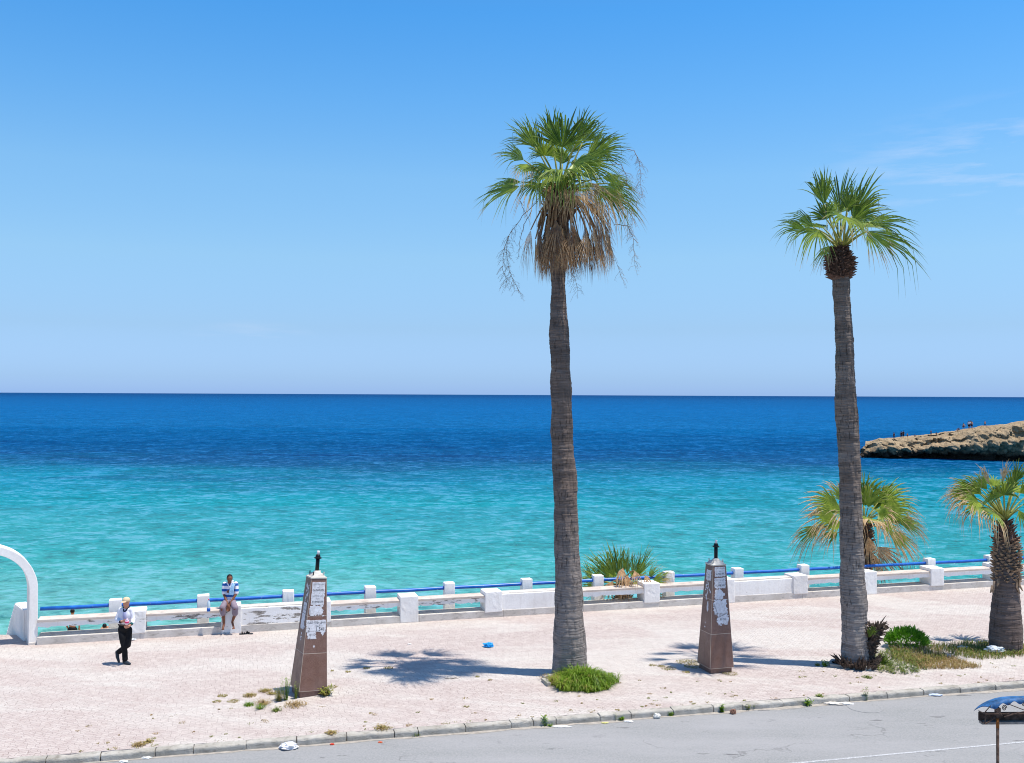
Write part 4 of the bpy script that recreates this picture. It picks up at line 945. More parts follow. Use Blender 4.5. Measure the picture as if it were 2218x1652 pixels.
# ---- palm 4 : stout short palm at the right edge
Y4 = 27.6; b4 = P(2176, 1403, Y4); b4.z = 0
def c4(x, y, dy=0.0): return P(2200*.75494+x*k7, 1150*.75494+y*k7, Y4+dy)-b4
O4 = c4(1882, 950); rr = random.Random(35)
p4 = thing('palm_tree', b4, 0, 'short stout palm with a scaly upper trunk and wind-burnt fronds at the right edge', 'palm tree', 'palms along the promenade')
k4 = .3145
def e4(l, r_, y): return (2138*.75494+l*k4, 2138*.75494+r_*k4, 1500*.75494+y*k4)
pr4 = prof_from([e4(1694, 1898, 872), e4(1688, 1901, 840), e4(1687, 1903, 790), e4(1690, 1902, 730), e4(1697, 1894, 640), e4(1706, 1886, 560), e4(1714, 1880, 480), e4(1716, 1878, 400), e4(1722, 1870, 300), e4(1728, 1862, 200), e4(1735, 1855, 120), e4(1750, 1838, 40)], Y4, b4)
trunk_mesh(pr4, .012, 260, 60, 5, .014).build('trunk', M_bark3, p4, smooth=True)
za, zc4 = pr4[0][2], O4.z
zlo = (P(0, 1500*.75494+385*k4, Y4)-b4).z
def rf4(z):
    f = (z-zlo)/(zc4-zlo); return lerp([(0, .29), (.15, .31), (.45, .325), (.6, .28), (.8, .21), (1, .09)], f)
mb = MB(); x4 = pr4[-3][0]
boots(mb, lambda z: (x4+.02+(O4.x-x4)*max(0, (z-zlo)/(zc4-zlo)-.5)*1.0, 0), rf4, zlo, zc4-.45, 230, rr, .13, .066, .55, .022); lb = mb.build('leaf_bases', M_bootg, p4)
mb = MB(); boots(mb, lambda z: (O4.x, 0), rf4, zc4-.6, zc4, 70, rr, .2, .045, .8, .02); mb.lathe([(.2, zc4-.6), (.14, zc4-.25), (.05, zc4+.1)], 14, (O4.x, 0)); cr4 = mb.build('crown', M_boot, p4)
F4 = [((1600, 740, -.1), (1345, 740, -.1), .6, 90, .5, .5), ((1640, 700, .3), (1390, 640, .4), .6, 80, .45, .4), ((1700, 735, 0), (1450, 560, 0), .72, 75, .32, .3), ((1690, 830, -.3), (1420, 740, -.4), .6, 110, .48, .5), ((1680, 800, -.6), (1580, 860, -1.2), .6, 150, .45, .5), ((1760, 660, .1), (1660, 440, .1), .85, 36, .8, .3), ((1700, 700, .5), (1480, 680, 1.0), .5, 90, .4, .4),
      ((1865, 640, .3), (1885, 410, .3), .9, 40, .75, .2), ((1872, 745, -.6), (1865, 570, -.8), .9, 210, .12, .25), ((1960, 640, .1), (2050, 420, .1), .85, 70, .12, .2), ((2000, 730, 0), (2170, 600, 0), .7, 80, .2, .3),
      ((2020, 820, -.1), (2260, 800, -.1), .6, 90, .3, .4), ((1990, 860, -.4), (2060, 1020, -.6), .6, 80, .4, .3), ((1800, 680, .7), (1760, 560, 1.4), .4, 120, .3, .3), ((1950, 720, .8), (2030, 640, 1.6), .4, 120, .3, .3), ((2040, 760, .5), (2250, 680, .9), .5, 90, .3, .3), ((1800, 880, -.7), (1740, 930, -1.4), .6, 120, .45, .5)]
F4 += [((1740, 700, -.2), (1590, 520, -.2), .85, 70, .4, .3), ((1660, 770, .1), (1370, 660, .2), .65, 80, .5, .45), ((1930, 700, .3), (1960, 480, .4), .85, 80, .25, .2), ((1810, 760, -.6), (1720, 640, -.9), .9, 140, .25, .35)]
for hb, tp, w_, spd, dr, dp in F4:
    frond(cr4, O4, c4(*hb), c4(*tp), hintN(w_), spd, dr, dp, .2, 26 if spd > 80 else 18, wscale=1.2, r_=rr, pr=(.034, .014))
mb = MB()
for x, y, L_ in [(1715, 400, .32), (1745, 385, .2), (1872, 395, .36), (1890, 390, .3), (1700, 430, .2)]:
    p = P(2138*.75494+x*k4, 1500*.75494+y*k4, Y4-.3)-b4
    mb.tube([p, p+Vector((-.02, -.03, -L_*.5)), p+Vector((-.04*(1 if x < 1800 else -2), 0, -L_))], [.03, .035, .02], 5)
mb.build('loose_leaf_base', M_bootg, p4)

# ---- low palm behind the rail
Y5 = 33.6; b5 = P(1345, 1300, Y5); b5.z = -3.2
def c5(x, y, dy=0.0): return P(1400*.75494+x*k4, 1500*.75494+y*k4, Y5+dy)-b5
O5 = c5(930, 440); rr = random.Random(45)
p5 = thing('palm_tree', b5, 0, 'low bushy palm whose green and straw fronds just clear the blue rail', 'palm tree', 'palms along the promenade')
trunk_mesh([(0, .26, 0), (O5.x*.6, .22, O5.z*.6), (O5.x, .2, O5.z)], .02, 100, 30, 4, .012).build('trunk', M_bark3, p5, smooth=True)
mb = MB(); boots(mb, lambda z: (O5.x, 0), lambda z: .24, O5.z-.9, O5.z+.05, 70, rr, .2, .06, .7); cr5 = mb.build('crown', M_boot, p5)
F5 = [((840, 385, .2), (665, 180, .2), .85, 55, .24, .10), ((870, 370, 0), (760, 130, 0), .9, 60, .16, .08), ((895, 360, .1), (840, 110, .1), .9, 60, .12, .06), ((930, 350, .3), (910, 120, .3), .9, 55, .22, .08), ((960, 350, .1), (960, 150, .1), .9, 50, .30, .10),
      ((990, 360, .1), (1060, 170, .1), .85, 48, .26, .10), ((1020, 370, .1), (1145, 130, .1), .85, 46, .28, .12), ((800, 410, 0), (620, 290, 0), .75, 62, .25, .18), ((790, 430, -.2), (610, 350, -.3), .7, 60, .30, .25), ((760, 450, .1), (600, 420, .1), .6, 60, .4, .3),
      ((1100, 390, .2), (1200, 240, .3), .8, 46, .45, .2), ((1130, 400, .1), (1300, 320, .1), .65, 52, .42, .25), ((1120, 420, 0), (1290, 380, 0), .6, 55, .5, .35), ((860, 400, .8), (800, 240, 1.4), .5, 100, .25, .15), ((1000, 400, .7), (1080, 260, 1.3), .5, 90, .35, .2),
      ((800, 490, 0), (660, 520, 0), .5, 60, .45, .4), ((1080, 480, 0), (1260, 500, 0), .5, 50, .55, .4), ((720, 400, .3), (640, 230, .4), .8, 42, .3, .15)]
for hb, tp, w_, spd, dr, dp in F5:
    frond(cr5, O5, c5(*hb), c5(*tp), hintN(w_), spd, dr, dp, .2, 18, r_=rr, pr=(.03, .014), split=.4)
for hb, tp in [((930, 310, -.5), (900, 440, -.9)), ((1010, 330, -.5), (1040, 430, -.9)), ((960, 360, -.4), (960, 500, -.7)), ((1080, 360, -.3), (1130, 440, -.6)), ((900, 420, -.4), (930, 540, -.6)), ((860, 400, -.3), (800, 520, -.5))]:
    frond(cr5, O5, c5(*hb), c5(*tp), hintN(.8), 70, 1.1, .5, .3, 11, 'dead_frond', M_dead, M_petdead, (.026, .014), .2, r_=rr)

# ------------------------------------------------------------------ plants on the ground
def blade(mb, p, h, lean, w, dry, r_):
    a = r_.uniform(0, 6.283); d_ = Vector((math.cos(a), math.sin(a), 0)); t_ = Vector((-d_.y, d_.x, 0))
    pts = [p, p+Vector((0, 0, h*.55))+d_*lean*h*.3, p+Vector((0, 0, h*(.95-.35*lean)))+d_*lean*h*.75, p+Vector((0, 0, h*(1-.75*lean)))+d_*lean*h*1.15]
    ws = [w, w*.9, w*.6, 0.001]
    vs = []; av = []
    for q, w_ in zip(pts, ws): vs += [q-t_*w_, q+t_*w_]; av += [dry, dry]
    mb.add(vs, [(0, 1, 3, 2), (2, 3, 5, 4), (4, 5, 7, 6)], av)
def leafy(mb, p, h, nst, spread, r_, ll=.04, dry=.1, lw=.4):
    """little weed: stems with small leaves"""
    for s_ in range(nst):
        a = r_.uniform(0, 6.28); o_ = Vector((math.cos(a), math.sin(a), 0))*r_.uniform(0, spread); H_ = h*r_.uniform(.5, 1)
        n = max(4, int(H_/.025)); dv = dry+r_.uniform(-.08, .1)
        for k in range(n):
            f = k/n; q = p+o_*(.4+f)+Vector((0, 0, H_*f)); b = r_.uniform(0, 6.28); e = Vector((math.cos(b), math.sin(b), r_.uniform(-.2, .7))).normalized(); sd = e.cross(Vector((0, 0, 1))).normalized()*ll*lw*.5; L_ = ll*r_.uniform(.6, 1.2)
            mb.add([q, q+e*L_*.5-sd, q+e*L_, q+e*L_*.5+sd], [(0, 1, 2, 3)], [dv]*4)
        mb.add([p+o_*.4, p+o_*.4+Vector((.004, 0, 0)), p+o_*1.4+Vector((0, 0, H_))], [(0, 1, 2)], [dv]*3)
def plant(name, loc, mb, mat, label, cat, group=None):
    o = mb.build(name, mat, attr='dry'); o.location = loc; return tag(o, label, cat, group)
rg = random.Random(77)
# tuft round the big palm
g0 = G(1262, 1482); g0.z = 0; mb = MB()
for k in range(5200):
    a = rg.uniform(0, 6.283); r = rg.random()**.55
    rr2 = 1+.32*noise.noise(Vector((math.cos(a)*1.8, math.sin(a)*1.8, 2)))+.10*noise.noise(Vector((math.cos(a)*7, math.sin(a)*7, 2))); x, y = math.cos(a)*r*.76*rr2, math.sin(a)*r*.64*rr2
    q = Vector((x, y, 0)); wp = g0+q
    if (wp.x-b1.x)**2+(wp.y-b1.y)**2 < .26**2: continue
    left = max(0, (-x-.35)*1.6)
    blade(mb, q, rg.uniform(.20, .50)*(1.25-.70*r)*(.7+.7*noise.noise(Vector((x*3, y*3, 5)))+.2), rg.uniform(.25, 1.1), rg.uniform(.006, .010), min(.9, rg.uniform(-.05, .28)+left*rg.uniform(.2, 1)+(.45 if rg.random() < .06 else 0)), rg)
plant('grass_tuft', g0, mb, M_grass, 'bright green grass tuft spilling from the foot of the tallest palm', 'grass tuft')
q = G(1178, 1470); q.z = 0; mb = MB(); leafy(mb, Vector((0, 0, 0)), .16, 26, .16, rg, .05, .85); plant('dry_weed', q, mb, M_weed, 'orange-brown dry weed left of the tallest palm trunk', 'weed')
# stone surrounds of the tree pits
def surround(name, pts, label):
    mb = MB()
    for (x0, y0, x1, y1) in pts:
        a, b = G(x0, y0), G(x1, y1); d_ = (b-a); L_ = d_.length; n = max(1, round(L_/.55))
        for k in range(n):
            M = Matrix.Translation(a+d_*(k+.5)/n) @ Matrix.Rotation(math.atan2(d_.y, d_.x)+rg.uniform(-.03, .03), 4, 'Z')
            mb.box(-L_/n/2+.006, L_/n/2-.006, -.05, .05, -.06, .085+rg.uniform(-.015, .01), .012, M, .006)
    o = mb.build(name, M_kerb); return tag(o, label, 'tree surround')
surround('tree_surround', [(1176, 1475, 1190, 1487), (1176, 1472, 1215, 1462)], 'low stone edging of the pit round the tallest palm')
surround('tree_surround', [(1797, 1443, 1888, 1452), (1797, 1441, 1806, 1432)], 'broken low stone edging in front of the palm with the dead stump')
# dead sucker stump against palm 2
sb = G(1868, 1445); sb.z = 0; st = thing('dead_stump', sb, 0, 'gnarled dead palm sucker, grey-brown and splintered, leaning beside the tall trunk', 'dead stump')
mps = .003778; rs = random.Random(12)
def sp(x, y, dy=0): # crop px -> local
    q = P(1614.0+x*.3145, 1132.4+y*.3145, sb.y+dy); return q-sb
core = [sp(850, 985), sp(858, 900, .03), sp(872, 820, .02), sp(888, 760, 0), sp(905, 700, 0)]
caps = []
for (a, b), (r0, r1) in zip(zip(core, core[1:]), [(.13, .12), (.12, .11), (.11, .12), (.12, .05)]): caps.append((a, r0, b, r1))
for a, b, r in [(sp(885, 770), sp(800, 735, -.1), .06), (sp(885, 760), sp(985, 715, -.05), .06), (sp(890, 750), sp(965, 770, -.1), .05), (sp(880, 740), sp(920, 680, -.02), .05), (sp(870, 800), sp(930, 830, -.15), .05), (sp(860, 860), sp(820, 830, -.1), .04)]: caps.append((a, r, b, r*.5))
body = remeshed('stump_core', caps, .02, M_stump, st, 2)
for v in body.data.vertices:
    v.co += noise.noise_vector(v.co*14)*.03+noise.noise_vector(v.co*40)*.012
mb = MB()
for k in range(240):
    f = rs.random(); i = min(3, int(f*4)); p = core[i].lerp(core[i+1], f*4-i); a = rs.uniform(0, 6.28); o_ = Vector((math.cos(a), math.sin(a)*.8, 0))
    p = p+o_*.10; L_ = rs.uniform(.07, .19)*(1.7 if f > .6 else 1); d_ = (o_*.8+Vector((0, 0, rs.uniform(-.2, .9)))).normalized(); q = p+d_*L_*.6+noise.noise_vector(p*9)*.03
    mb.tube([p, q, q+d_*L_*.4+Vector((rs.uniform(-.03, .03), 0, rs.uniform(-.03, .05)))], [rs.uniform(.014, .028), .016, .004], 5)
for k in range(120):   # splayed boots round the foot of the palm
    px = rs.uniform(640, 900); c_ = b2-sb; a = rs.uniform(math.pi*1.0, math.pi*2.05); R_ = rs.uniform(.40, .52)
    p = c_+Vector((math.cos(a)*R_+.04, math.sin(a)*R_*.9, rs.uniform(0, .12))); o_ = Vector((math.cos(a), math.sin(a), 0)); L_ = rs.uniform(.12, .34)
    d_ = (o_*.5+Vector((rs.uniform(-.4, .4), 0, rs.uniform(.3, 1.1)))).normalized()
    mb.tube([p, p+d_*L_*.5, p+d_*L_+Vector((rs.uniform(-.05, .05), 0, 0))], [rs.uniform(.022, .04), .026, .006], 5)
mb.build('splintered_leaf_bases', M_stump, st)
tb = sp(800, 745, -.1); mb = MB(); mb.tube([sp(850, 745, -.05), tb, sp(770, 690, -.12)], [.018, .014, .008], 6)
for k in range(26):
    c_ = sp(768, 668, -.12); a = rs.uniform(0, 6.28); mb.tube([c_, c_+Vector((math.cos(a), rs.uniform(-.5, .5), math.sin(a)))*rs.uniform(.05, .11)], [.007, .002], 4)
mb.build('dry_twig', M_stump, st)
# small living fan suckers
def sucker(px, py, Y, size, label, lean):
    q = P(px, py, Y); q.z = max(0, q.z); t_ = thing('palm_sucker', q, 0, label, 'palm sucker'); r_ = random.Random(px)
    for k in range(3):
        mb = MB(); d_ = Vector((lean+r_.uniform(-.5, .5), r_.uniform(-.5, .1), 1)).normalized()
        fan(mb, d_*size*.15, d_*size, Vector((0, -1, .2)), 70, .08, .1, 12, .15, r_=r_); mb.build('frond', M_frond, t_, attr='dry')
sucker(1880, 1385, sb.y-.15, .42, 'small upright green palm sprout on top of the dead stump', .1)
sucker(1905, 1444, G(1905, 1444).y, .40, 'low green palm sprout between the dead stump and the glossy shrub', .6)
# glossy shrub
c6 = G(1963, 1402); c6.z = 0; mb = MB()
for k in range(1500):
    a = rg.uniform(0, 6.283); th_ = math.acos(rg.uniform(0, 1)); rr_ = rg.uniform(.72, 1.0)*(1+.10*noise.noise(Vector((math.cos(a)*2, math.sin(a)*2, th_*2))))
    n_ = Vector((math.sin(th_)*math.cos(a), math.sin(th_)*math.sin(a), math.cos(th_)))
    p = Vector((n_.x*.58, n_.y*.42, n_.z*.42+.10))*rr_
    d_ = (n_+Vector((rg.uniform(-.6, .6), rg.uniform(-.6, .6), rg.uniform(0, .9)))).normalized(); s_ = d_.cross(Vector((rg.uniform(-1, 1), rg.uniform(-1, 1), rg.uniform(-1, 1)))).normalized(); L_ = rg.uniform(.09, .16); w_ = .019
    up_ = s_.cross(d_)
    mb.add([p, p+d_*L_*.45-s_*w_+up_*.004, p+d_*L_, p+d_*L_*.45+s_*w_+up_*.004, p+d_*L_*.45-up_*.006], [(0, 1, 4), (1, 2, 4), (2, 3, 4), (3, 0, 4)], [rg.uniform(-.05, .14)]*5)
plant('shrub', c6, mb, M_shrub, 'rounded bright green glossy-leaved shrub right of the dead stump', 'shrub')
# ground cover of weeds between the palms: one uncountable mass
mb = MB()
def inpoly(x, y, P_):
    c = False; j = len(P_)-1
    for i in range(len(P_)):
        if (P_[i][1] > y) != (P_[j][1] > y) and x < (P_[j][0]-P_[i][0])*(y-P_[i][1])/(P_[j][1]-P_[i][1])+P_[i][0]: c = not c
        j = i
    return c
def fill(poly, n, fn):
    xs_ = [q[0] for q in poly]; ys_ = [q[1] for q in poly]; k = 0
    while k < n:
        x, y = rg.uniform(min(xs_), max(xs_)), rg.uniform(min(ys_), max(ys_))
        j_ = 3.5*noise.noise(Vector((x*.09, y*.2, 0)))
        if inpoly(x+j_*1.5, y+j_, poly): fn(G(x, y)*Vector((1, 1, 0)) if False else Vector((G(x, y).x, G(x, y).y, 0))); k += 1
fill([(1892, 1416), (1930, 1405), (1975, 1418), (2010, 1452), (1960, 1462), (1905, 1456), (1888, 1440)], 420, lambda p: leafy(mb, p, rg.uniform(.08, .22), 3, .07, rg, .035, rg.choice([.05, .1, .3]), .75))
fill([(1925, 1400), (2000, 1396), (2040, 1400), (2050, 1430), (1990, 1445), (1930, 1425)], 1500, lambda p: blade(mb, p, rg.uniform(.08, .22), rg.uniform(.2, .9), .006, rg.choice([.1, .3, .6, .8]), rg))
fill([(1960, 1425), (2040, 1418), (2128, 1446), (2060, 1450), (1990, 1450)], 1900, lambda p: blade(mb, p, rg.uniform(.06, .16), rg.uniform(.3, 1.0), .006, rg.choice([.5, .7, .9]), rg))
fill([(2038, 1401), (2085, 1392), (2150, 1392), (2230, 1396), (2240, 1420), (2130, 1430), (2062, 1422)], 2600, lambda p: blade(mb, p, rg.uniform(.06, .2), rg.uniform(.2, .9), .006, rg.choice([.05, .15, .3, .6]), rg))
fill([(2060, 1402), (2140, 1394), (2200, 1404), (2230, 1412), (2100, 1420)], 260, lambda p: leafy(mb, p, rg.uniform(.06, .18), 3, .06, rg, .03, rg.choice([.1, .3]), .6))
o = mb.build('weed_ground_cover', M_weed, attr='dry'); tag(o, 'straggly green and straw weeds covering the ground between the right-hand palms', 'weeds', kind='stuff')
# thin sprinkle of tiny yellow tufts in the paving joints
mb = MB()
def tuft(mb, p, r, n, dry, h=.03):
    for k in range(n):
        a = rg.uniform(0, 6.28); q = p+Vector((math.cos(a), math.sin(a), 0))*r*rg.random()**.5; blade(mb, q, rg.uniform(.5, 1.1)*h, rg.uniform(.4, 1.1), .005, dry+rg.uniform(-.15, .15), rg)
for k in range(130):
    s_ = rg.uniform(-9, 15); b_ = .25+rg.random()**2.2*2.2; p = KW(s_, b_, 0); tuft(mb, p, rg.uniform(.02, .09), rg.randint(6, 26), rg.choice([.35, .55, .7]), .03)
for (x, y, r, n) in [(482, 1507, .12, 60), (470, 1520, .10, 40), (505, 1519, .14, 60), (794, 1447, .09, 40), (754, 1455, .08, 30), (719, 1453, .05, 18), (841, 1447, .12, 50), (719, 1488, .13, 40), (1010, 1531, .07, 20), (1034, 1466, .06, 20), (1062, 1473, .06, 20), (1414, 1441, .1, 40), (1432, 1443, .1, 40), (1448, 1448, .2, 90), (1489, 1434, .3, 170), (1500, 1443, .22, 120), (1581, 1459, .2, 90), (1486, 1456, .1, 40)]:
    p = G(x, y); tuft(mb, Vector((p.x, p.y, 0)), r, n*2, .5, .035)
tag(mb.build('paving_weeds', M_weed, attr='dry'), 'tiny yellow tufts sprouting in the paving joints along the kerb', 'weeds', kind='stuff')
# individual weeds
W = [ # px, py, z, height, stems, spread, dry, leaf, label
 (619, 1516, 0, .55, 13, .10, .12, .035, 'tall feathery green weed against the leaning pedestal'), (640, 1513, 0, .38, 10, .08, .2, .03, 'dark green sprig at the left corner of the leaning pedestal'),
 (604, 1518, 0, .28, 24, .14, .42, .04, 'yellow-green weed clump left of the tall feathery weed'), (706, 1506, 0, .20, 26, .16, .38, .06, 'yellow-green weed at the right foot of the leaning pedestal'),
 (570, 1525, 0, .12, 60, .24, .62, .03, 'wide straw-coloured weed mat in front of the leaning pedestal'), (539, 1528, 0, .10, 22, .12, .1, .03, 'low dark green weed left of the straw mat'),
 (563, 1535, 0, .12, 26, .14, .12, .03, 'low green weed in front of the straw mat'), (599, 1540, 0, .10, 20, .12, .15, .03, 'small green weed nearest the kerb below the leaning pedestal'),
 (575, 1497, 0, .07, 34, .16, .5, .03, 'flat yellow weed patch behind the straw mat'), (541, 1507, 0, .06, 34, .16, .55, .03, 'flat yellow weed patch farthest left by the leaning pedestal'),
 (588, 1503, 0, .05, 24, .12, .5, .03, 'small flat yellow weed between two yellow patches'), (640, 1528, 0, .10, 40, .26, .66, .03, 'reddish dry weed right below the leaning pedestal'),
 (1179, 1571, RZ, .20, 16, .06, .05, .06, 'leafy green weed in the gutter below the tallest palm'), (1192, 1573, RZ, .06, 8, .05, .1, .04, 'tiny green weed right of the leafy gutter weed'),
 (1332, 1560, RZ, .20, 9, .04, .2, .03, 'thin upright weed at the kerb foot'), (1346, 1559, RZ, .10, 16, .06, .1, .05, 'low bushy weed at the kerb beside a thin upright weed'),
 (1453, 1550, RZ, .10, 12, .05, .1, .05, 'small green weed at the kerb left of the paper cup'), (1563, 1542, RZ, .18, 16, .05, .05, .06, 'leafy green weed at the kerb below the upright pedestal'),
 (1619, 1537, RZ, .14, 14, .06, .3, .05, 'yellowish weed at the kerb right of the brown cup'), (1630, 1535, RZ, .12, 12, .05, .1, .05, 'small dark green weed at the kerb foot next to a yellowish one'),
 (1750, 1528, RZ, .14, 24, .10, .05, .055, 'bushy bright green weed in the gutter below the dead stump'), (1775, 1508, 0, .05, 22, .10, .2, .04, 'flat green weed on top of the kerb stones'),
 (1875, 1517, RZ, .32, 8, .06, .15, .04, 'tallest gutter weed, a spindly green stem beside scattered papers'), (901, 1593, RZ, .10, 16, .08, .15, .05, 'small green weed in the gutter left of the tallest palm'),
 (827, 1578, 0, .08, 40, .16, .55, .04, 'dry yellow tuft behind the kerb right of the leaning pedestal'), (717, 1588, 0, .05, 30, .14, .55, .04, 'flat yellow tuft behind the kerb below the leaning pedestal'),
 (1786, 1443, 0, .16, 22, .10, .1, .06, 'bright green weed at the left end of the broken stone edging'), (1771, 1441, 0, .08, 14, .07, .4, .04, 'small yellow weed left of the bright green one'),
 (1878, 1467, 0, .05, 34, .14, .15, .03, 'flat green weed alone on the paving in front of the stump'), (300, 1614, 0, .07, 40, .14, .6, .04, 'dry yellow tuft behind the kerb at the left'), (322, 1607, 0, .05, 26, .10, .5, .04, 'smaller yellow tuft beside the left kerb tuft')]
for (x, y, z, h, n, sprd, dry, ll, lab) in W:
    p = G(x, y, z); p.z = z; mb = MB(); leafy(mb, Vector((0, 0, 0)), h*1.1, int(n*(2.6 if 530 < x < 720 and y > 1490 else 1.3)), sprd, rg, ll, dry, .6)
    if h < .12: tuft(mb, Vector((0, 0, 0)), sprd, n*3, dry, h*.7)
    plant('weed', p, mb, M_weed if dry > .14 else M_grass, lab, 'weed', 'weeds growing from the paving and kerb')

# ------------------------------------------------------------------ people
def hand(c, d, side, curl, r=.0085):
    """palm at c pointing along d, thumb towards side"""
    c = Vector(c); d = Vector(d).normalized(); s_ = Vector(side); s_ = (s_-d*s_.dot(d)).normalized(); n_ = d.cross(s_)
    out = []
    for k, (o_, L_) in enumerate(((.030, .070), (.010, .080), (-.010, .074), (-.030, .058))):
        b = c+d*.045+s_*o_; m_ = b+d*L_*.5+n_*curl*.02; e = m_+(d*(1-curl)+n_*curl).normalized()*L_*.55
        out += [(c+s_*o_*.6-d*.03, .014, b, .0115), (b, r*1.1, m_, r), (m_, r, e, r*.85)]
    t0 = c-d*.02+s_*.03; t1 = t0+s_*.03+d*.035; out += [(t0, .014, t1, .011), (t1, .010, t1+d*.03+n_*curl*.01, .009)]
    return out
def chain(pts): return [(Vector(a[0]), a[1], Vector(b[0]), b[1]) for a, b in zip(pts, pts[1:])]
def headcaps(c, fd, ld=None):
    """head centred at c, facing fd (unit, horizontal-ish)"""
    c = Vector(c); f = Vector(fd).normalized(); s_ = f.cross(Vector((0, 0, 1))).normalized(); u_ = s_.cross(f)
    o = [('e', c, (.078, .094, .112), (0, 0, math.atan2(f.y, f.x)-math.pi/2)), ('e', c+f*.018-u_*.055, (.058, .068, .060), (0, 0, math.atan2(f.y, f.x)-math.pi/2))]
    o += [(c+f*.082+u_*.012, .010, c+f*.106-u_*.022, .014), (c+f*.085+u_*.030-s_*.032, .010, c+f*.085+u_*.030+s_*.032, .010), (c+f*.088-u_*.052-s_*.018, .008, c+f*.088-u_*.052+s_*.018, .008), (c+f*.078-u_*.085, .022, c+f*.070-u_*.088, .022)]
    for q in (-1, 1): o += [(c+s_*q*.078+u_*.018, .013, c+s_*q*.080-u_*.022, .010)]
    return o, c, f, s_, u_
def eyes(par, c, f, s_, u_):
    mb = MB()
    for q in (-1, 1):
        p = c+f*.083+s_*q*.030+u_*.010; bm = bmesh.new(); bmesh.ops.create_icosphere(bm, subdivisions=1, radius=.010, matrix=Matrix.Translation(p)); mb.bm(bm)
        o = mb.build('eye', M_hair, par); mb = MB()

# --- walking man
wb_ = G(270.5, 1438.5); wb_.z = 0
wm_ = thing('person', wb_, 0, 'person walking in beige cap, white jacket and black trousers, hands folded in front', 'person')
hc, c, f, s_, u_ = headcaps((.030, -.03, 1.605), (-.30, -.95, -.12))
body = hc+chain([((.03, .01, 1.54), .055), ((.01, .02, 1.42), .062), ((0, .03, 1.30), .095), ((-.02, .03, 1.12), .085), ((-.03, .02, .95), .09)])
body += chain([((-.13, .03, 1.39), .045), ((-.225, .03, 1.17), .038), ((-.10, -.13, 1.13), .034), ((.02, -.20, 1.15), .026)])+hand((.055, -.21, 1.15), (1, -.1, .0), (0, -.3, 1), .5)
body += chain([((.13, .03, 1.39), .045), ((.20, .02, 1.17), .038), ((.22, -.12, 1.08), .032), ((.18, -.20, 1.03), .026)])+hand((.145, -.215, 1.015), (-1, -.1, -.15), (0, -.2, 1), .7)
body += chain([((-.08, .02, .90), .07), ((-.03, -.02, .50), .035), ((-.01, .02, .10), .036)])+chain([((.05, .05, .90), .07), ((.075, .0, .50), .035), ((-.20, .10, .30), .034)])
bd = remeshed('body', body, .009, M_skin, wm_, 3); eyes(bd, c, f, s_, u_)
jk = [('e', Vector((-.01, .03, 1.27)), (.165, .115, .20)), ('e', Vector((-.03, .02, 1.09)), (.160, .120, .10)), ('e', Vector((0, .03, 1.40)), (.15, .085, .07))]
jk += chain([((-.135, .03, 1.40), .060), ((-.18, .03, 1.28), .060), ((-.225, .03, 1.15), .062), ((-.10, -.12, 1.115), .055)])
jk += chain([((.135, .03, 1.40), .060), ((.175, .02, 1.27), .058), ((.20, .01, 1.16), .056), ((.225, -.10, 1.09), .050)])
j_ = remeshed('jacket', jk, .011, M_wcloth, wm_, 3)
for v in j_.data.vertices: v.co += noise.noise_vector(v.co*11)*.009*(1 if v.co.z < 1.38 else .3)
sh_ = remeshed('shirt', [('e', Vector((.005, -.052, 1.27)), (.055, .055, .15))], .012, M_lav, wm_, 3)
cl_ = remeshed('collar', [(Vector((-.055, .02, 1.455)), .026, Vector((-.01, -.075, 1.385)), .018), (Vector((.075, .02, 1.455)), .026, Vector((.03, -.075, 1.385)), .018), (Vector((-.05, .05, 1.47)), .026, Vector((.07, .05, 1.47)), .026), (Vector((-.015, -.07, 1.39)), .02, Vector((.01, -.085, 1.36)), .012)], .008, M_navy, wm_, 3)
mb = MB(); mb.tube([(-.075, -.145, 1.122), (-.035, -.175, 1.13)], [.044, .040], 14); mb.build('cuff', M_navy, wm_, smooth=True)
mb = MB(); mb.tube([(.222, -.12, 1.085), (.205, -.16, 1.055)], [.040, .036], 14); mb.build('cuff', M_teal, wm_, smooth=True)
tr = [('e', Vector((-.03, .02, .93)), (.158, .118, .12))]+chain([((-.10, .02, .90), .095), ((-.06, -.02, .70), .088), ((-.03, -.02, .50), .074), ((-.01, .02, .28), .070), ((-.005, .02, .13), .074)])
tr += chain([((.06, .05, .88), .095), ((.085, .02, .68), .084), ((.075, .0, .50), .072), ((-.06, .06, .40), .068), ((-.19, .10, .30), .070)])
t_ = remeshed('trousers', tr, .012, M_bl, wm_, 3)
for v in t_.data.vertices: v.co += noise.noise_vector(v.co*9)*.008
mb = MB(); mb.lathe([(.150, 1.005), (.154, 1.01), (.154, 1.035), (.150, 1.04)], 28)
for i, v in enumerate(mb.v): mb.v[i] = (v[0]*1.04-.03, v[1]*.78+.02, v[2])
mb.build('belt', M_stump, wm_)
remeshed('shoe', [(Vector((-.03, .03, .055)), .048, Vector((.07, -.02, .045)), .045), (Vector((.07, -.02, .042)), .042, Vector((.15, -.06, .032)), .032)], .009, M_shoe, wm_, 3)
remeshed('shoe', [(Vector((-.245, .11, .285)), .050, Vector((-.225, .08, .17)), .046), (Vector((-.225, .08, .17)), .044, Vector((-.175, .05, .05)), .030)], .009, M_shoe, wm_, 3)
cp_ = remeshed('cap', [('e', c+Vector((.0, .005, .055)), (.094, .105, .080)), ('e', c+f*.105+Vector((0, 0, .035)), (.075, .075, .012), (R(18), 0, math.atan2(f.y, f.x)+math.pi/2))], .009, M_capc, wm_, 2)
for v in cp_.data.vertices:
    if v.co.z < c.z+.022: v.co.z = c.z+.022+(v.co.z-c.z-.022)*.1
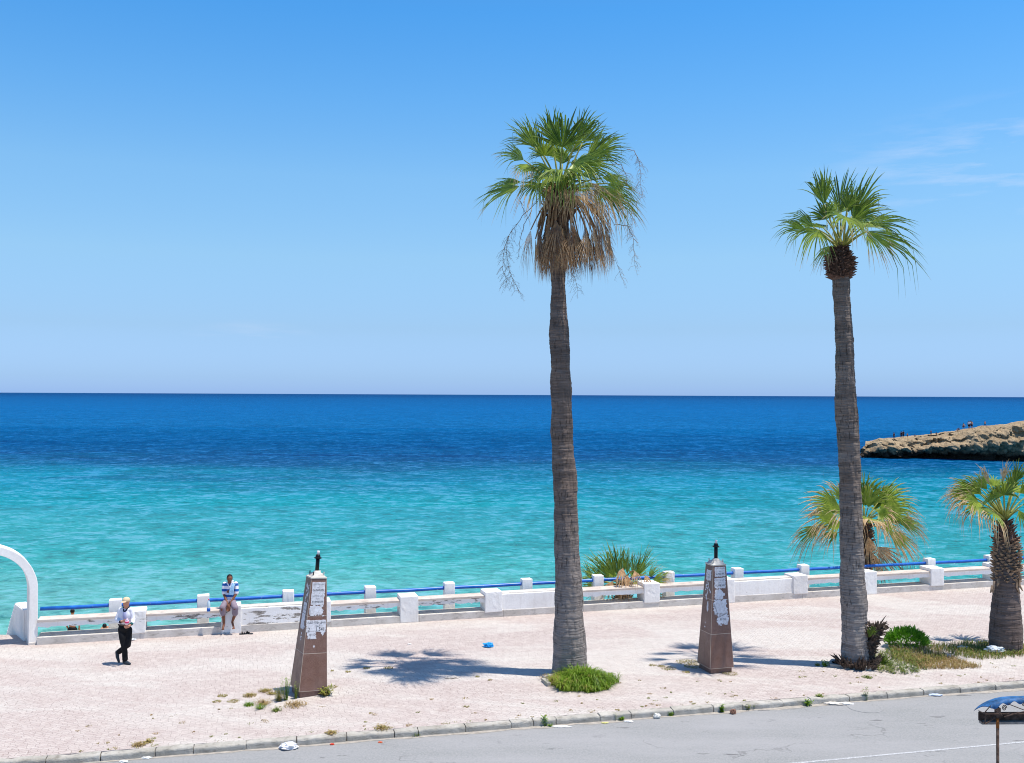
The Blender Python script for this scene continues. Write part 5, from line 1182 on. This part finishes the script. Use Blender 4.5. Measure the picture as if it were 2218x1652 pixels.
mb = MB(); mb.tube([(.13, -.235, 1.08), (.135, -.24, 1.19)], [.045, .05], 10); mb.tube([(.135, -.24, 1.19), (.14, -.24, 1.23)], [.045, .012], 10)
o = mb.build('water_bottle', simple('clear_pink_wrap', (226, 200, 216), .2, .05), smooth=True); o.location = wb_; tag(o, 'small clear plastic bottle with pink label held by the walking person', 'bottle')
mb2 = MB(); mb2.tube([(.132, -.237, 1.12), (.134, -.239, 1.165)], [.0505, .052], 12); mb2.build('bottle_label', M_red, o, smooth=True)

# --- sitting man
sbp = G(491.7, 1372.6); sbp.z = 0; kx = .00129
si = thing('person', sbp, 0, 'person sitting barefoot on the parapet in blue-and-white striped polo and grey shorts', 'person')
def q4(cx, cy, y): return Vector(((cx-640)*kx, y, (1480-cy)*kx))
hc, c, f, s_, u_ = headcaps(q4(645, 262, .20), (.35, -.93, -.10))
hip = Vector((.0, .28, .90))
body = hc+chain([(q4(635, 340, .24), .056), (q4(630, 400, .28), .060), (q4(640, 480, .30), .12), (q4(640, 640, .30), .115), (hip, .13)])
body += chain([(q4(515, 402, .28), .050), (q4(512, 620, .22), .038), (q4(640, 810, .02), .030), (q4(660, 850, -.02), .027)])+hand(q4(672, 880, -.03), (.25, -.2, -1), (-1, -.3, 0), .45)
body += chain([(q4(770, 392, .28), .050), (q4(795, 610, .22), .038), (q4(705, 800, .02), .030), (q4(690, 850, -.02), .027)])+hand(q4(684, 875, -.055), (-.25, -.2, -1), (1, -.3, 0), .45)
body += chain([((-.08, .24, .90), .085), (q4(560, 880, -.16), .058), (q4(578, 1060, -.10), .048), (q4(580, 1230, -.06), .034), (q4(580, 1280, -.08), .034)])+chain([(q4(580, 1285, -.09), .034), (q4(582, 1345, -.17), .026)])
body += chain([((.09, .24, .90), .085), (q4(850, 880, -.16), .058), (q4(820, 1060, -.08), .048), (q4(765, 1195, -.02), .034), (q4(768, 1215, -.03), .034)])+chain([(q4(765, 1215, -.03), .034), (q4(818, 1325, -.12), .026)])
for bx, by, dx in ((582, 1345, 1), (818, 1325, 1)):
    for k in range(5): body.append((q4(bx+(k-2)*9, by-4, -.17+.01*k), .011, q4(bx+(k-2)*11, by+16, -.185+.01*k), .009))
bd = remeshed('body', body, .009, M_skin2, si, 3); eyes(bd, c, f, s_, u_)
t = NT('striped_polo_cloth', 0.9, 0.1); o3 = t.sep(t.obj()); 
zz = t.math('ADD', o3[2], t.math('MULTIPLY', t.noise(t.obj(), 3, 2), 0.03))
st_ = t.math('GREATER_THAN', t.math('FRACT', t.math('MULTIPLY', zz, 1/.16)), 0.56)
M_polo = t.done(t.mix(st_, lin((232, 230, 238)), lin((40, 92, 168))), t.bump(t.noise(t.obj(), 12, 3), .4, .02))
pol = [('e', q4(640, 490, .30), (.165, .12, .17)), ('e', q4(640, 660, .28), (.15, .125, .15)), ('e', q4(640, 735, .27), (.155, .13, .06)), ('e', q4(642, 400, .28), (.16, .085, .06))]
pol += chain([(q4(515, 400, .28), .068), (q4(508, 500, .26), .066), (q4(512, 595, .23), .066)])+chain([(q4(772, 390, .28), .068), (q4(790, 490, .26), .064), (q4(798, 585, .23), .064)])
pl_ = remeshed('polo_shirt', pol, .011, M_polo, si, 3)
for v in pl_.data.vertices: v.co += noise.noise_vector(v.co*10)*.008
remeshed('collar', [(q4(585, 345, .20), .022, q4(660, 465, .165), .013), (q4(700, 340, .20), .022, q4(665, 465, .165), .013), (q4(590, 340, .33), .024, q4(700, 340, .33), .024)], .009, M_wcloth, si, 3)
srt = [('e', Vector((0, .26, .905)), (.17, .15, .085))]+chain([((-.08, .20, .905), .098), (q4(560, 870, -.13), .088), (q4(572, 1010, -.10), .080)])+chain([((.09, .20, .905), .098), (q4(850, 875, -.13), .090), (q4(838, 1005, -.09), .082)])
sh2 = remeshed('shorts', srt, .012, M_greyc, si, 3)
for v in sh2.data.vertices: v.co += noise.noise_vector(v.co*9)*.008
hr_ = remeshed('hair', [('e', c+Vector((-.004, .014, .030)), (.084, .098, .098))], .009, M_hair, si, 1)
for v in hr_.data.vertices:
    w_ = (v.co-c); df = w_.dot(f)
    if df > .03 and w_.z < .075: v.co -= f*(df-.03)
    if w_.z < -.02 and df > -.05: v.co.z = c.z-.02
tw = simple('pale_blue_towel_cloth', (150, 190, 222), .95, .15, 18, .4)
mb = MB(); n = 14; vs = []
path = [q4(770, 480, .47), q4(765, 375, .33), q4(745, 365, .24), q4(715, 440, .165), q4(700, 560, .14), q4(695, 625, .13)]
for i, p in enumerate(path):
    w_ = (.045, .05, .05, .06, .07, .072)[i]
    for j in range(5): vs.append(p+Vector(((j-2)/2*w_, .006*math.sin(j*2+i), .004*math.cos(j*3))))
    for j in range(5): vs.append(p+Vector(((j-2)/2*w_, .006*math.sin(j*2+i)+.012, .004*math.cos(j*3))))
fs = []
for i in range(len(path)-1):
    for j in range(4): a = i*10+j; fs.append((a, a+1, a+11, a+10)); a += 5; fs.append((a, a+10, a+11, a+1))
    fs += [(i*10, i*10+10, i*10+15, i*10+5), (i*10+4, i*10+9, i*10+19, i*10+14)]
mb.add(vs, fs); o = mb.build('towel', tw, smooth=True); o.location = sbp; tag(o, 'pale blue and white towel draped over the sitting person\'s shoulder', 'towel')

# bottle on the bench
mb = MB(); bp = G(451.8, 1325.3, .686); M_clear = simple('clear_bottle_plastic', (196, 216, 226), .12, .05, 6, 0, .5)
mb.lathe([(.040, 0), (.047, .01), (.047, .10), (.044, .13), (.047, .16), (.047, .24), (.030, .30), (.016, .33), (.016, .35)], 20)
bt = mb.build('water_bottle', M_clear, smooth=True); bt.location = bp; tag(bt, 'large clear water bottle with blue label and red cap on the bench slab', 'bottle')
mb = MB(); mb.lathe([(.0485, .025), (.0485, .115)], 20); mb.build('bottle_label', simple('blue_label', (30, 96, 190), .5, .2, 30), bt, smooth=True)
mb = MB(); mb.lathe([(.0185, .345), (.0185, .372)], 14); mb.build('bottle_cap', simple('red_cap', (214, 70, 80), .5, .05), bt, smooth=True)
# sandals
sp0 = G(532, 1373.5); sp0.z = 0
for k, (dx, rz_, lab) in enumerate(((-.055, R(195), 'left dark sandal of the pair by the plinth under the sitting person'), (.075, R(170), 'right dark sandal of the pair by the plinth, farther from the seat'))):
    sd_ = thing('sandal', sp0+Vector((dx, .03*k, 0)), rz_, lab, 'sandal')
    mb = MB(); ol = [(-.13, -.03), (-.08, -.045), (.02, -.042), (.09, -.05), (.125, -.03), (.13, .01), (.10, .042), (.0, .038), (-.09, .036), (-.13, .01)]
    n = len(ol); mb.add([(x, y, 0) for x, y in ol]+[(x, y, .028) for x, y in ol], [tuple(range(n-1, -1, -1)), tuple(range(n, 2*n))]+[(i, (i+1) % n, (i+1) % n+n, i+n) for i in range(n)]); mb.build('sole', M_shoe, sd_)
    mb = MB(); mb.tube([(.04, -.045, .02), (.045, -.02, .065), (.045, .02, .065), (.04, .04, .02)], .018, 8); mb.tube([(-.02, -.04, .02), (-.01, -.01, .06), (-.01, .015, .06), (-.02, .038, .02)], .012, 8); mb.build('strap', M_bl, sd_, smooth=True)

# --- bathers on the beach behind the wall
def bather(px, Y, gz, rz_, label, short_mat, skin, pose='stand', group=None, topmat=None, name='person'):
    p = P(px, 1340, Y); p.z = gz
    o = thing(name, p, rz_, label, 'person', group)
    if pose == 'stand':
        pts = [('e', Vector((0, 0, 1.60)), (.075, .09, .11))]+chain([((0, 0, 1.52), .05), ((0, 0, 1.42), .06)])+[('e', Vector((0, 0, 1.30)), (.165, .09, .13)), ('e', Vector((0, 0, 1.10)), (.13, .085, .15)), ('e', Vector((0, 0, .95)), (.15, .10, .11))]
        for q in (-1, 1): pts += chain([((q*.17, 0, 1.39), .052), ((q*.26, .0, 1.14), .040), ((q*.22, -.12, .94), .030)])+hand((q*.21, -.15, .90), (0, -.5, -1), (-q, 0, 0), .3)+chain([((q*.08, 0, .92), .085), ((q*.09, -.02, .50), .055), ((q*.10, .02, .09), .036), ((q*.10, -.12, .03), .03)])
        sh = [('e', Vector((0, 0, .93)), (.168, .12, .12))]+[c_ for q in (-1, 1) for c_ in chain([((q*.085, 0, .90), .10), ((q*.095, -.01, .60), .098)])]; hd = Vector((0, 0, 1.60))
    else:       # bent forward or squatting, back towards the promenade
        pts = [('e', Vector((0, .28, .86)), (.075, .09, .11))]+chain([((0, .22, .84), .055), ((0, .12, .78), .07)])+[('e', Vector((0, .08, .70)), (.17, .12, .14)), ('e', Vector((0, 0, .52)), (.14, .12, .16)), ('e', Vector((0, -.03, .35)), (.16, .13, .13))]
        for q in (-1, 1): pts += chain([((q*.17, .10, .76), .05), ((q*.24, .26, .56), .04), ((q*.14, .40, .42), .03)])+hand((q*.12, .44, .40), (0, 1, -.3), (-q, 0, 0), .4)+chain([((q*.09, 0, .33), .09), ((q*.18, .38, .45), .06), ((q*.14, .22, .08), .04), ((q*.14, .34, .03), .03)])
        sh = [('e', Vector((0, -.02, .33)), (.175, .15, .14))]+[c_ for q in (-1, 1) for c_ in chain([((q*.09, .02, .33), .105), ((q*.16, .28, .42), .085)])]; hd = Vector((0, .28, .86))
    b_ = remeshed('body', pts, .012, skin, o, 3); remeshed('shorts', sh, .016, short_mat, o, 2)
    if topmat: remeshed('shirt', [('e', Vector((0, .08, .70)), (.185, .14, .15)), ('e', Vector((0, .02, .54)), (.16, .14, .16))], .016, topmat, o, 2)
    remeshed('hair', [('e', hd+Vector((0, .015, .03)), (.084, .09, .095))], .014, M_hair, o, 1)
    return o
bather(157, 39, -3.15, R(184), 'shirtless person in black shorts seen from behind beyond the rail, nearest the arch', M_bl, M_skin3)
bather(233, 40, -3.15, R(180), 'bare-backed person stooping on the beach behind the bench left of the walking person', M_greyc, M_skin3, 'squat')
bather(100, 37.6, -3.0, R(180), 'person crouching in dark top and white shorts behind the bench by the arch', M_wcloth, M_skin3, 'squat', None, M_bl)

# --- people on the headland
def small_person(kind, short_mat, skin, top=None):
    o = thing('person', (0, 0, 0), 0, 'x', 'person', 'bathers standing along the rocky headland')
    hd = Vector((0, 0, 1.60)); pts = [('e', hd, (.09, .1, .12))]
    if kind == 'stand': L = [((.09, 0, .92), (.10, 0, .5), (.11, .02, .05)), ((-.09, 0, .92), (-.10, 0, .5), (-.12, .02, .05))]; A = [((.19, 0, 1.38), (.27, 0, 1.12), (.20, -.1, .92)), ((-.19, 0, 1.38), (-.27, 0, 1.12), (-.24, 0, .86))]
    elif kind == 'walk': L = [((.07, 0, .92), (.20, 0, .52), (.10, .02, .06)), ((-.07, 0, .92), (-.12, 0, .5), (-.34, .02, .10))]; A = [((.17, 0, 1.38), (.30, 0, 1.14), (.42, -.1, 1.05)), ((-.17, 0, 1.38), (-.30, 0, 1.14), (-.18, 0, .92))]
    else: L = [((.08, 0, .62), (.32, 0, .55), (.20, .02, .06)), ((-.08, 0, .62), (.05, -.15, .40), (-.18, .02, .06))]; A = [((.17, 0, 1.05), (.32, 0, .82), (.30, -.1, .62)), ((-.13, 0, 1.05), (-.28, 0, .80), (-.20, 0, .60))]
    dz = -.33 if kind == 'crouch' else 0; lx_ = .14 if kind == 'crouch' else 0
    pts[0] = ('e', hd+Vector((lx_, 0, dz)), (.095, .1, .125))
    pts += [(Vector((lx_, 0, 1.5+dz)), .055, Vector((lx_*.8, 0, 1.4+dz)), .07), ('e', Vector((lx_*.7, 0, 1.28+dz)), (.18, .11, .16)), ('e', Vector((lx_*.3, 0, 1.05+dz)), (.145, .10, .18)), (Vector((0, 0, .92+dz*.9)), .14, Vector((0, 0, .88+dz*.9)), .13)]
    for l in L: pts += [(Vector(l[0]), .09, Vector(l[1]), .06), (Vector(l[1]), .058, Vector(l[2]), .04), (Vector(l[2]), .04, Vector(l[2])+Vector((.08, -.08, -.01)), .03)]
    for l in A: pts += [(Vector(l[0]), .055, Vector(l[1]), .045), (Vector(l[1]), .043, Vector(l[2]), .035)]
    remeshed('body', pts, .026, skin, o, 2)
    sh = [('e', Vector((0, 0, .90+dz*.9)), (.18, .14, .14))]+[(Vector(l[0]), .11, Vector(l[0]).lerp(Vector(l[1]), .85), .085) for l in L]
    remeshed('shorts', sh, .026, short_mat, o, 2)
    if top: remeshed('shirt', [('e', Vector((lx_*.7, 0, 1.25+dz)), (.20, .13, .19)), ('e', Vector((lx_*.3, 0, 1.05+dz)), (.165, .12, .16))], .026, top, o, 2)
    remeshed('hair', [('e', hd+Vector((lx_, 0, dz+.05)), (.10, .105, .10))], .026, M_hair, o, 1)
    return o
protos = {}
M_ds = simple('dark_red_shorts', (110, 40, 40), .9, .1); M_nv = simple('navy_shorts', (30, 36, 60), .9, .1)
HP = [(557, 485, 92, 'walkdark', 'lone dark-clad person farthest out on the headland tip'), (650, 473, 93, 'walkdark', 'left one of two dark figures standing together near the headland tip'), (676, 469, 97, 'stand', 'right, taller one of two dark figures together near the headland tip'),
      (728, 465, 62, 'standbare', 'short bare-chested person just right of the pair near the tip'), (828, 462, 32, 'crouch', 'tiny figure crouching alone on the crest, mid-left of the headland'), (1030, 434, 72, 'walk', 'person striding along the middle of the headland crest'),
      (1095, 436, 42, 'crouch', 'figure crouching right behind the striding person'), (1362, 386, 40, 'crouchred', 'faint low figure left of the boulder shadow on the crest'), (1383, 380, 46, 'crouch', 'faint low figure right of another faint one on the crest'),
      (1452, 356, 74, 'crouchred', 'bare-backed person stooping left of the cluster of three'), (1513, 350, 102, 'standwhite', 'left person of the cluster of three on the crest, in white'), (1533, 350, 106, 'standwhite2', 'middle, tallest person of the cluster of three on the crest'),
      (1551, 347, 100, 'standbare', 'right person of the cluster of three on the crest'), (1720, 328, 82, 'standbare', 'person standing alone farthest right on the headland crest')]
SP = {'walkdark': ('stand', M_nv, M_skin2, M_bl), 'stand': ('stand', M_bl, M_skin2, M_bl), 'standbare': ('stand', M_nv, M_skin3, None), 'crouch': ('crouch', M_nv, M_skin2, None), 'walk': ('walk', M_bl, M_skin2, None),
      'crouchred': ('crouch', M_nv, M_skin3, None), 'standwhite': ('stand', M_bl, M_skin3, M_wcloth), 'standwhite2': ('walk', M_ds, M_skin3, M_wcloth)}
hrng = random.Random(4)
for (cx, cy, hgt_, kd, lab) in HP:
    if kd not in protos: protos[kd] = o = small_person(*SP[kd])
    else: o = copy_tree(protos[kd])
    px, py = 1842+cx*k5, 868.2+cy*k5; Y = hl(cx)+5.2
    p = P(px, py+1.0, Y); hh_ = 1.27 if kd.startswith('crouch') else 1.73
    sc_ = hgt_*k5*Y/FPX/hh_; sc_ = max(sc_, .55)
    o.location = p; o.scale = (sc_,)*3; o.rotation_euler = (0, 0, hrng.choice([0, .5, -.6, 3.0, 2.6])); o['label'] = lab

# ------------------------------------------------------------------ litter
def crumple(name, px, py, z, sx_, sy_, sz_, rgb, label, cat, seed, flat=False, rough=.5):
    bm = bmesh.new(); bmesh.ops.create_icosphere(bm, subdivisions=4, radius=1)
    for v in bm.verts:
        n_ = noise.fractal(v.co*1.7+Vector((seed*3, 0, 0)), .9, 2.2, 4); k_ = 1+.55*n_
        v.co = Vector((v.co.x*sx_*k_, v.co.y*sy_*k_, max(0, v.co.z*.6+.35+.25*n_)*sz_))
    mb = MB(); mb.bm(bm); o = mb.build(name, simple(name+'_'+str(seed), rgb, rough, .12, 20), smooth=False); p = G(px, py, z); p.z = z; o.location = p; return tag(o, label, cat)
crumple('plastic_bag', 1057, 1401, 0, .15, .10, .12, (40, 160, 226), 'crumpled bright blue plastic bag alone on the paving', 'plastic bag', 1)
crumple('plastic_bag', 625, 1621, RZ, .18, .12, .12, (232, 230, 232), 'crumpled white plastic bag lying in the gutter at the left', 'plastic bag', 2)
crumple('plastic_bag', 2157, 1411, .05, .26, .14, .16, (206, 214, 220), 'torn white and clear bag in the weeds before the stout palm', 'plastic bag', 3)
crumple('paper_scrap', 979, 1468, 0, .17, .10, .04, (196, 186, 176), 'flat grey cardboard scrap lying in the tallest palm\'s crown shadow', 'cardboard', 4)

for i, (px, py, z, sx_, sy_, sz_, rgb, nm, lab) in enumerate([
 (1422, 1555, RZ, .07, .06, .10, (226, 222, 214), 'paper_cup', 'crushed white paper cup in the gutter'), (1588, 1546, RZ, .06, .05, .11, (150, 110, 90), 'paper_cup', 'small brown crushed cup at the kerb right of the upright pedestal'),
 (1214, 1574, RZ, .20, .05, .02, (226, 226, 224), 'paper_scrap', 'long flat white paper strip in the gutter below the tallest palm'), (1362, 1563, RZ, .09, .06, .03, (220, 220, 220), 'paper_scrap', 'small white paper in the gutter right of the low bushy weed'),
 (1310, 1566, RZ, .07, .04, .02, (206, 200, 130), 'paper_scrap', 'pale yellow wrapper in the gutter left of the thin upright weed'), (1808, 1525, RZ, .22, .08, .05, (222, 214, 204), 'paper_scrap', 'cream crumpled paper in the gutter right of the bushy green weed'),
 (1834, 1525, RZ, .14, .07, .04, (226, 224, 222), 'paper_scrap', 'white crumpled paper next to the cream one in the gutter'), (2026, 1506, RZ, .15, .08, .04, (196, 208, 226), 'carton', 'flattened white and blue carton in the gutter at the right'),
 (286, 1386, 0, .10, .06, .04, (226, 228, 232), 'paper_scrap', 'white paper bit against the plinth behind the walking person'), (268, 1650, RZ, .07, .05, .03, (228, 228, 228), 'paper_scrap', 'small white scrap in the gutter farthest left'),
 (318, 1642, RZ, .10, .05, .03, (228, 228, 226), 'paper_scrap', 'white scrap in the gutter left of the white bag'), (719, 1613, RZ, .04, .03, .03, (214, 70, 50), 'bottle_cap', 'red bottle cap in the gutter left of centre'),
 (824, 1608, RZ, .04, .03, .02, (214, 100, 60), 'bottle_cap', 'orange bottle cap in the gutter near the middle'), (2012, 1424, .0, .05, .04, .05, (150, 190, 226), 'bottle_cap', 'light blue cap on the paving below the weeds'),
 (2084, 1403, .03, .14, .07, .06, (216, 210, 204), 'paper_scrap', 'white scrap among the dry weeds between the palms'), (1820, 1437, .02, .22, .08, .10, (30, 34, 40), 'cloth_rag', 'black cloth rag at the left foot of the dead stump'),
 (887, 1396, 0, .06, .04, .03, (232, 226, 220), 'paper_scrap', 'tiny white scrap against the plinth right of the leaning pedestal')]):
    crumple(nm, px, py, z, sx_, sy_, sz_, rgb, lab, 'litter', 10+i)
# utility cover set in the road
q = G(1874, 1532, RZ); mb = MB(); mb.lathe([(.40, RZ-.02), (.40, RZ+.006), (.34, RZ+.009), (.33, RZ+.006), (.0001, RZ+.008)], 40); o = mb.build('utility_cover', M_asph); o.location = (q.x, q.y, 0); tag(o, 'round pale utility cover set in the asphalt near the kerb', 'cover')

# ------------------------------------------------------------------ small scalloped canopy on a rusty post (bottom right)
YA = 14.5; ka = .0007006; pa = P(2161, 1600, YA); pa.z = RZ
aw = thing('street_canopy', pa, R(2), 'small blue scalloped metal canopy on a rusty post at the bottom right corner', 'canopy')
def za_(y): return 2.831-ka*y-RZ
def xa(x): return (x-840)*ka
top = [(500, 560), (590, 470), (680, 410), (800, 352), (950, 300), (1080, 277), (1200, 268), (1435, 262)]
def ztop(X):
    cxx = xa(1640)
    if X > cxx: X = 2*cxx-X
    return za_(lerp([(xa(a), b) for a, b in top]+[(xa(1700), 258)], X))
M_cblue = simple('faded_blue_sheet_metal', (58, 106, 156), .6, .34, 9, .2); M_rust = simple('rusty_dark_iron', (88, 70, 60), .85, .4, 14, .5); M_orust = simple('orange_rust', (142, 86, 40), .9, .35, 30, .5)
mb = MB(); NX, NYY = 120, 8; X0, X1 = xa(505), 2*xa(1640)-xa(505); vs = []
for i in range(NX+1):
    for j in range(NYY+1):
        v = j/NYY; xl_ = X0+(xa(680)-X0)*(1-v)**1.0; X = xl_+(X1-xl_)*i/NX; ph = (X-xa(790))/.178*2*math.pi; wv = (.5+.5*math.cos(ph))
        yy = -.03+.26*v; cr = -.06*v*v-.03*(1-v)**2
        z = ztop(X)+cr
        if j == 0: z -= .010+.062*wv
        z += .006*math.cos(ph)*(1-v)
        vs.append((X, yy, z))
fs = [(i*(NYY+1)+j, (i+1)*(NYY+1)+j, (i+1)*(NYY+1)+j+1, i*(NYY+1)+j+1) for i in range(NX) for j in range(NYY)]
mb.add(vs, fs); o = mb.build('roof_sheet', M_cblue, aw, smooth=True); sd = o.modifiers.new('s', 'SOLIDIFY'); sd.thickness = .006
mb = MB(); mb.tube([(0, 0, 0), (0, 0, za_(560))], .021, 12); po = mb.build('post', M_rust, aw, smooth=True)
mb = MB(); mb.tube([(0, 0, za_(900)), (0, 0, za_(690))], .0225, 12); mb.build('rust_patch', M_orust, po, smooth=True)
mb = MB(); mb.box(-.034, .034, -.03, .03, za_(690), za_(480), .004); mb.build('post_head', M_rust, po)
mb = MB()
XL, XR = xa(560), 2*xa(1640)-xa(560)
mb.box(XL, XR, .16, .18, za_(820), za_(650), .003); mb.build('fascia_panel', M_rust, aw)
mb = MB(); mb.box(XL+.02, XR-.02, .10, .20, za_(880), za_(825), .006); mb.build('fascia_trim', simple('grey_trim', (150, 140, 132), .8, .2, 12), aw)
mb = MB()
def bar(a, b, r=.009): mb.tube([a, b], r, 6)
for sx_ in (XL, XR):
    bar((sx_, -.03, za_(600)), (sx_, .16, za_(620))); bar((sx_, -.03, za_(600)), (sx_, -.02, za_(800))); bar((sx_, -.02, za_(800)), (sx_, .16, za_(800)))
bar((XL, -.03, za_(800)), (0, -.0, za_(640)), .013); bar((XL, -.02, za_(560)), (xa(680), -.02, za_(430)), .008); bar((XL, -.03, za_(600)), (XR, -.03, za_(600)), .007)
pts = [(xa(890)+k*.06, -.12, za_(620)+.10*math.sin(math.pi*k/18)) for k in range(19)]; mb.tube(pts, .010, 6); mb.build('frame', M_rust, aw)
def scroll(cx, cz, r, yy):
    mb = MB(); mb.tube([(xa(cx)+r*(1-k/34)*math.cos(k*.4), yy, za_(cz)+1.25*r*(1-k/34)*math.sin(k*.4)) for k in range(30)], .006, 6); mb.build('scroll', M_rust, aw)
for cx, cz, r in ((590, 630, .040), (975, 485, .036), (1390, 400, .036), (1800, 400, .036), (2220, 470, .036)): scroll(cx, cz, r, -.01)
mb = MB(); bar((xa(1040), -.02, za_(395)), (xa(1400), -.1, za_(520)), .006); bar((xa(700), -.1, za_(470)), (xa(860), -.1, za_(600)), .006); mb.build('brace', M_rust, aw)
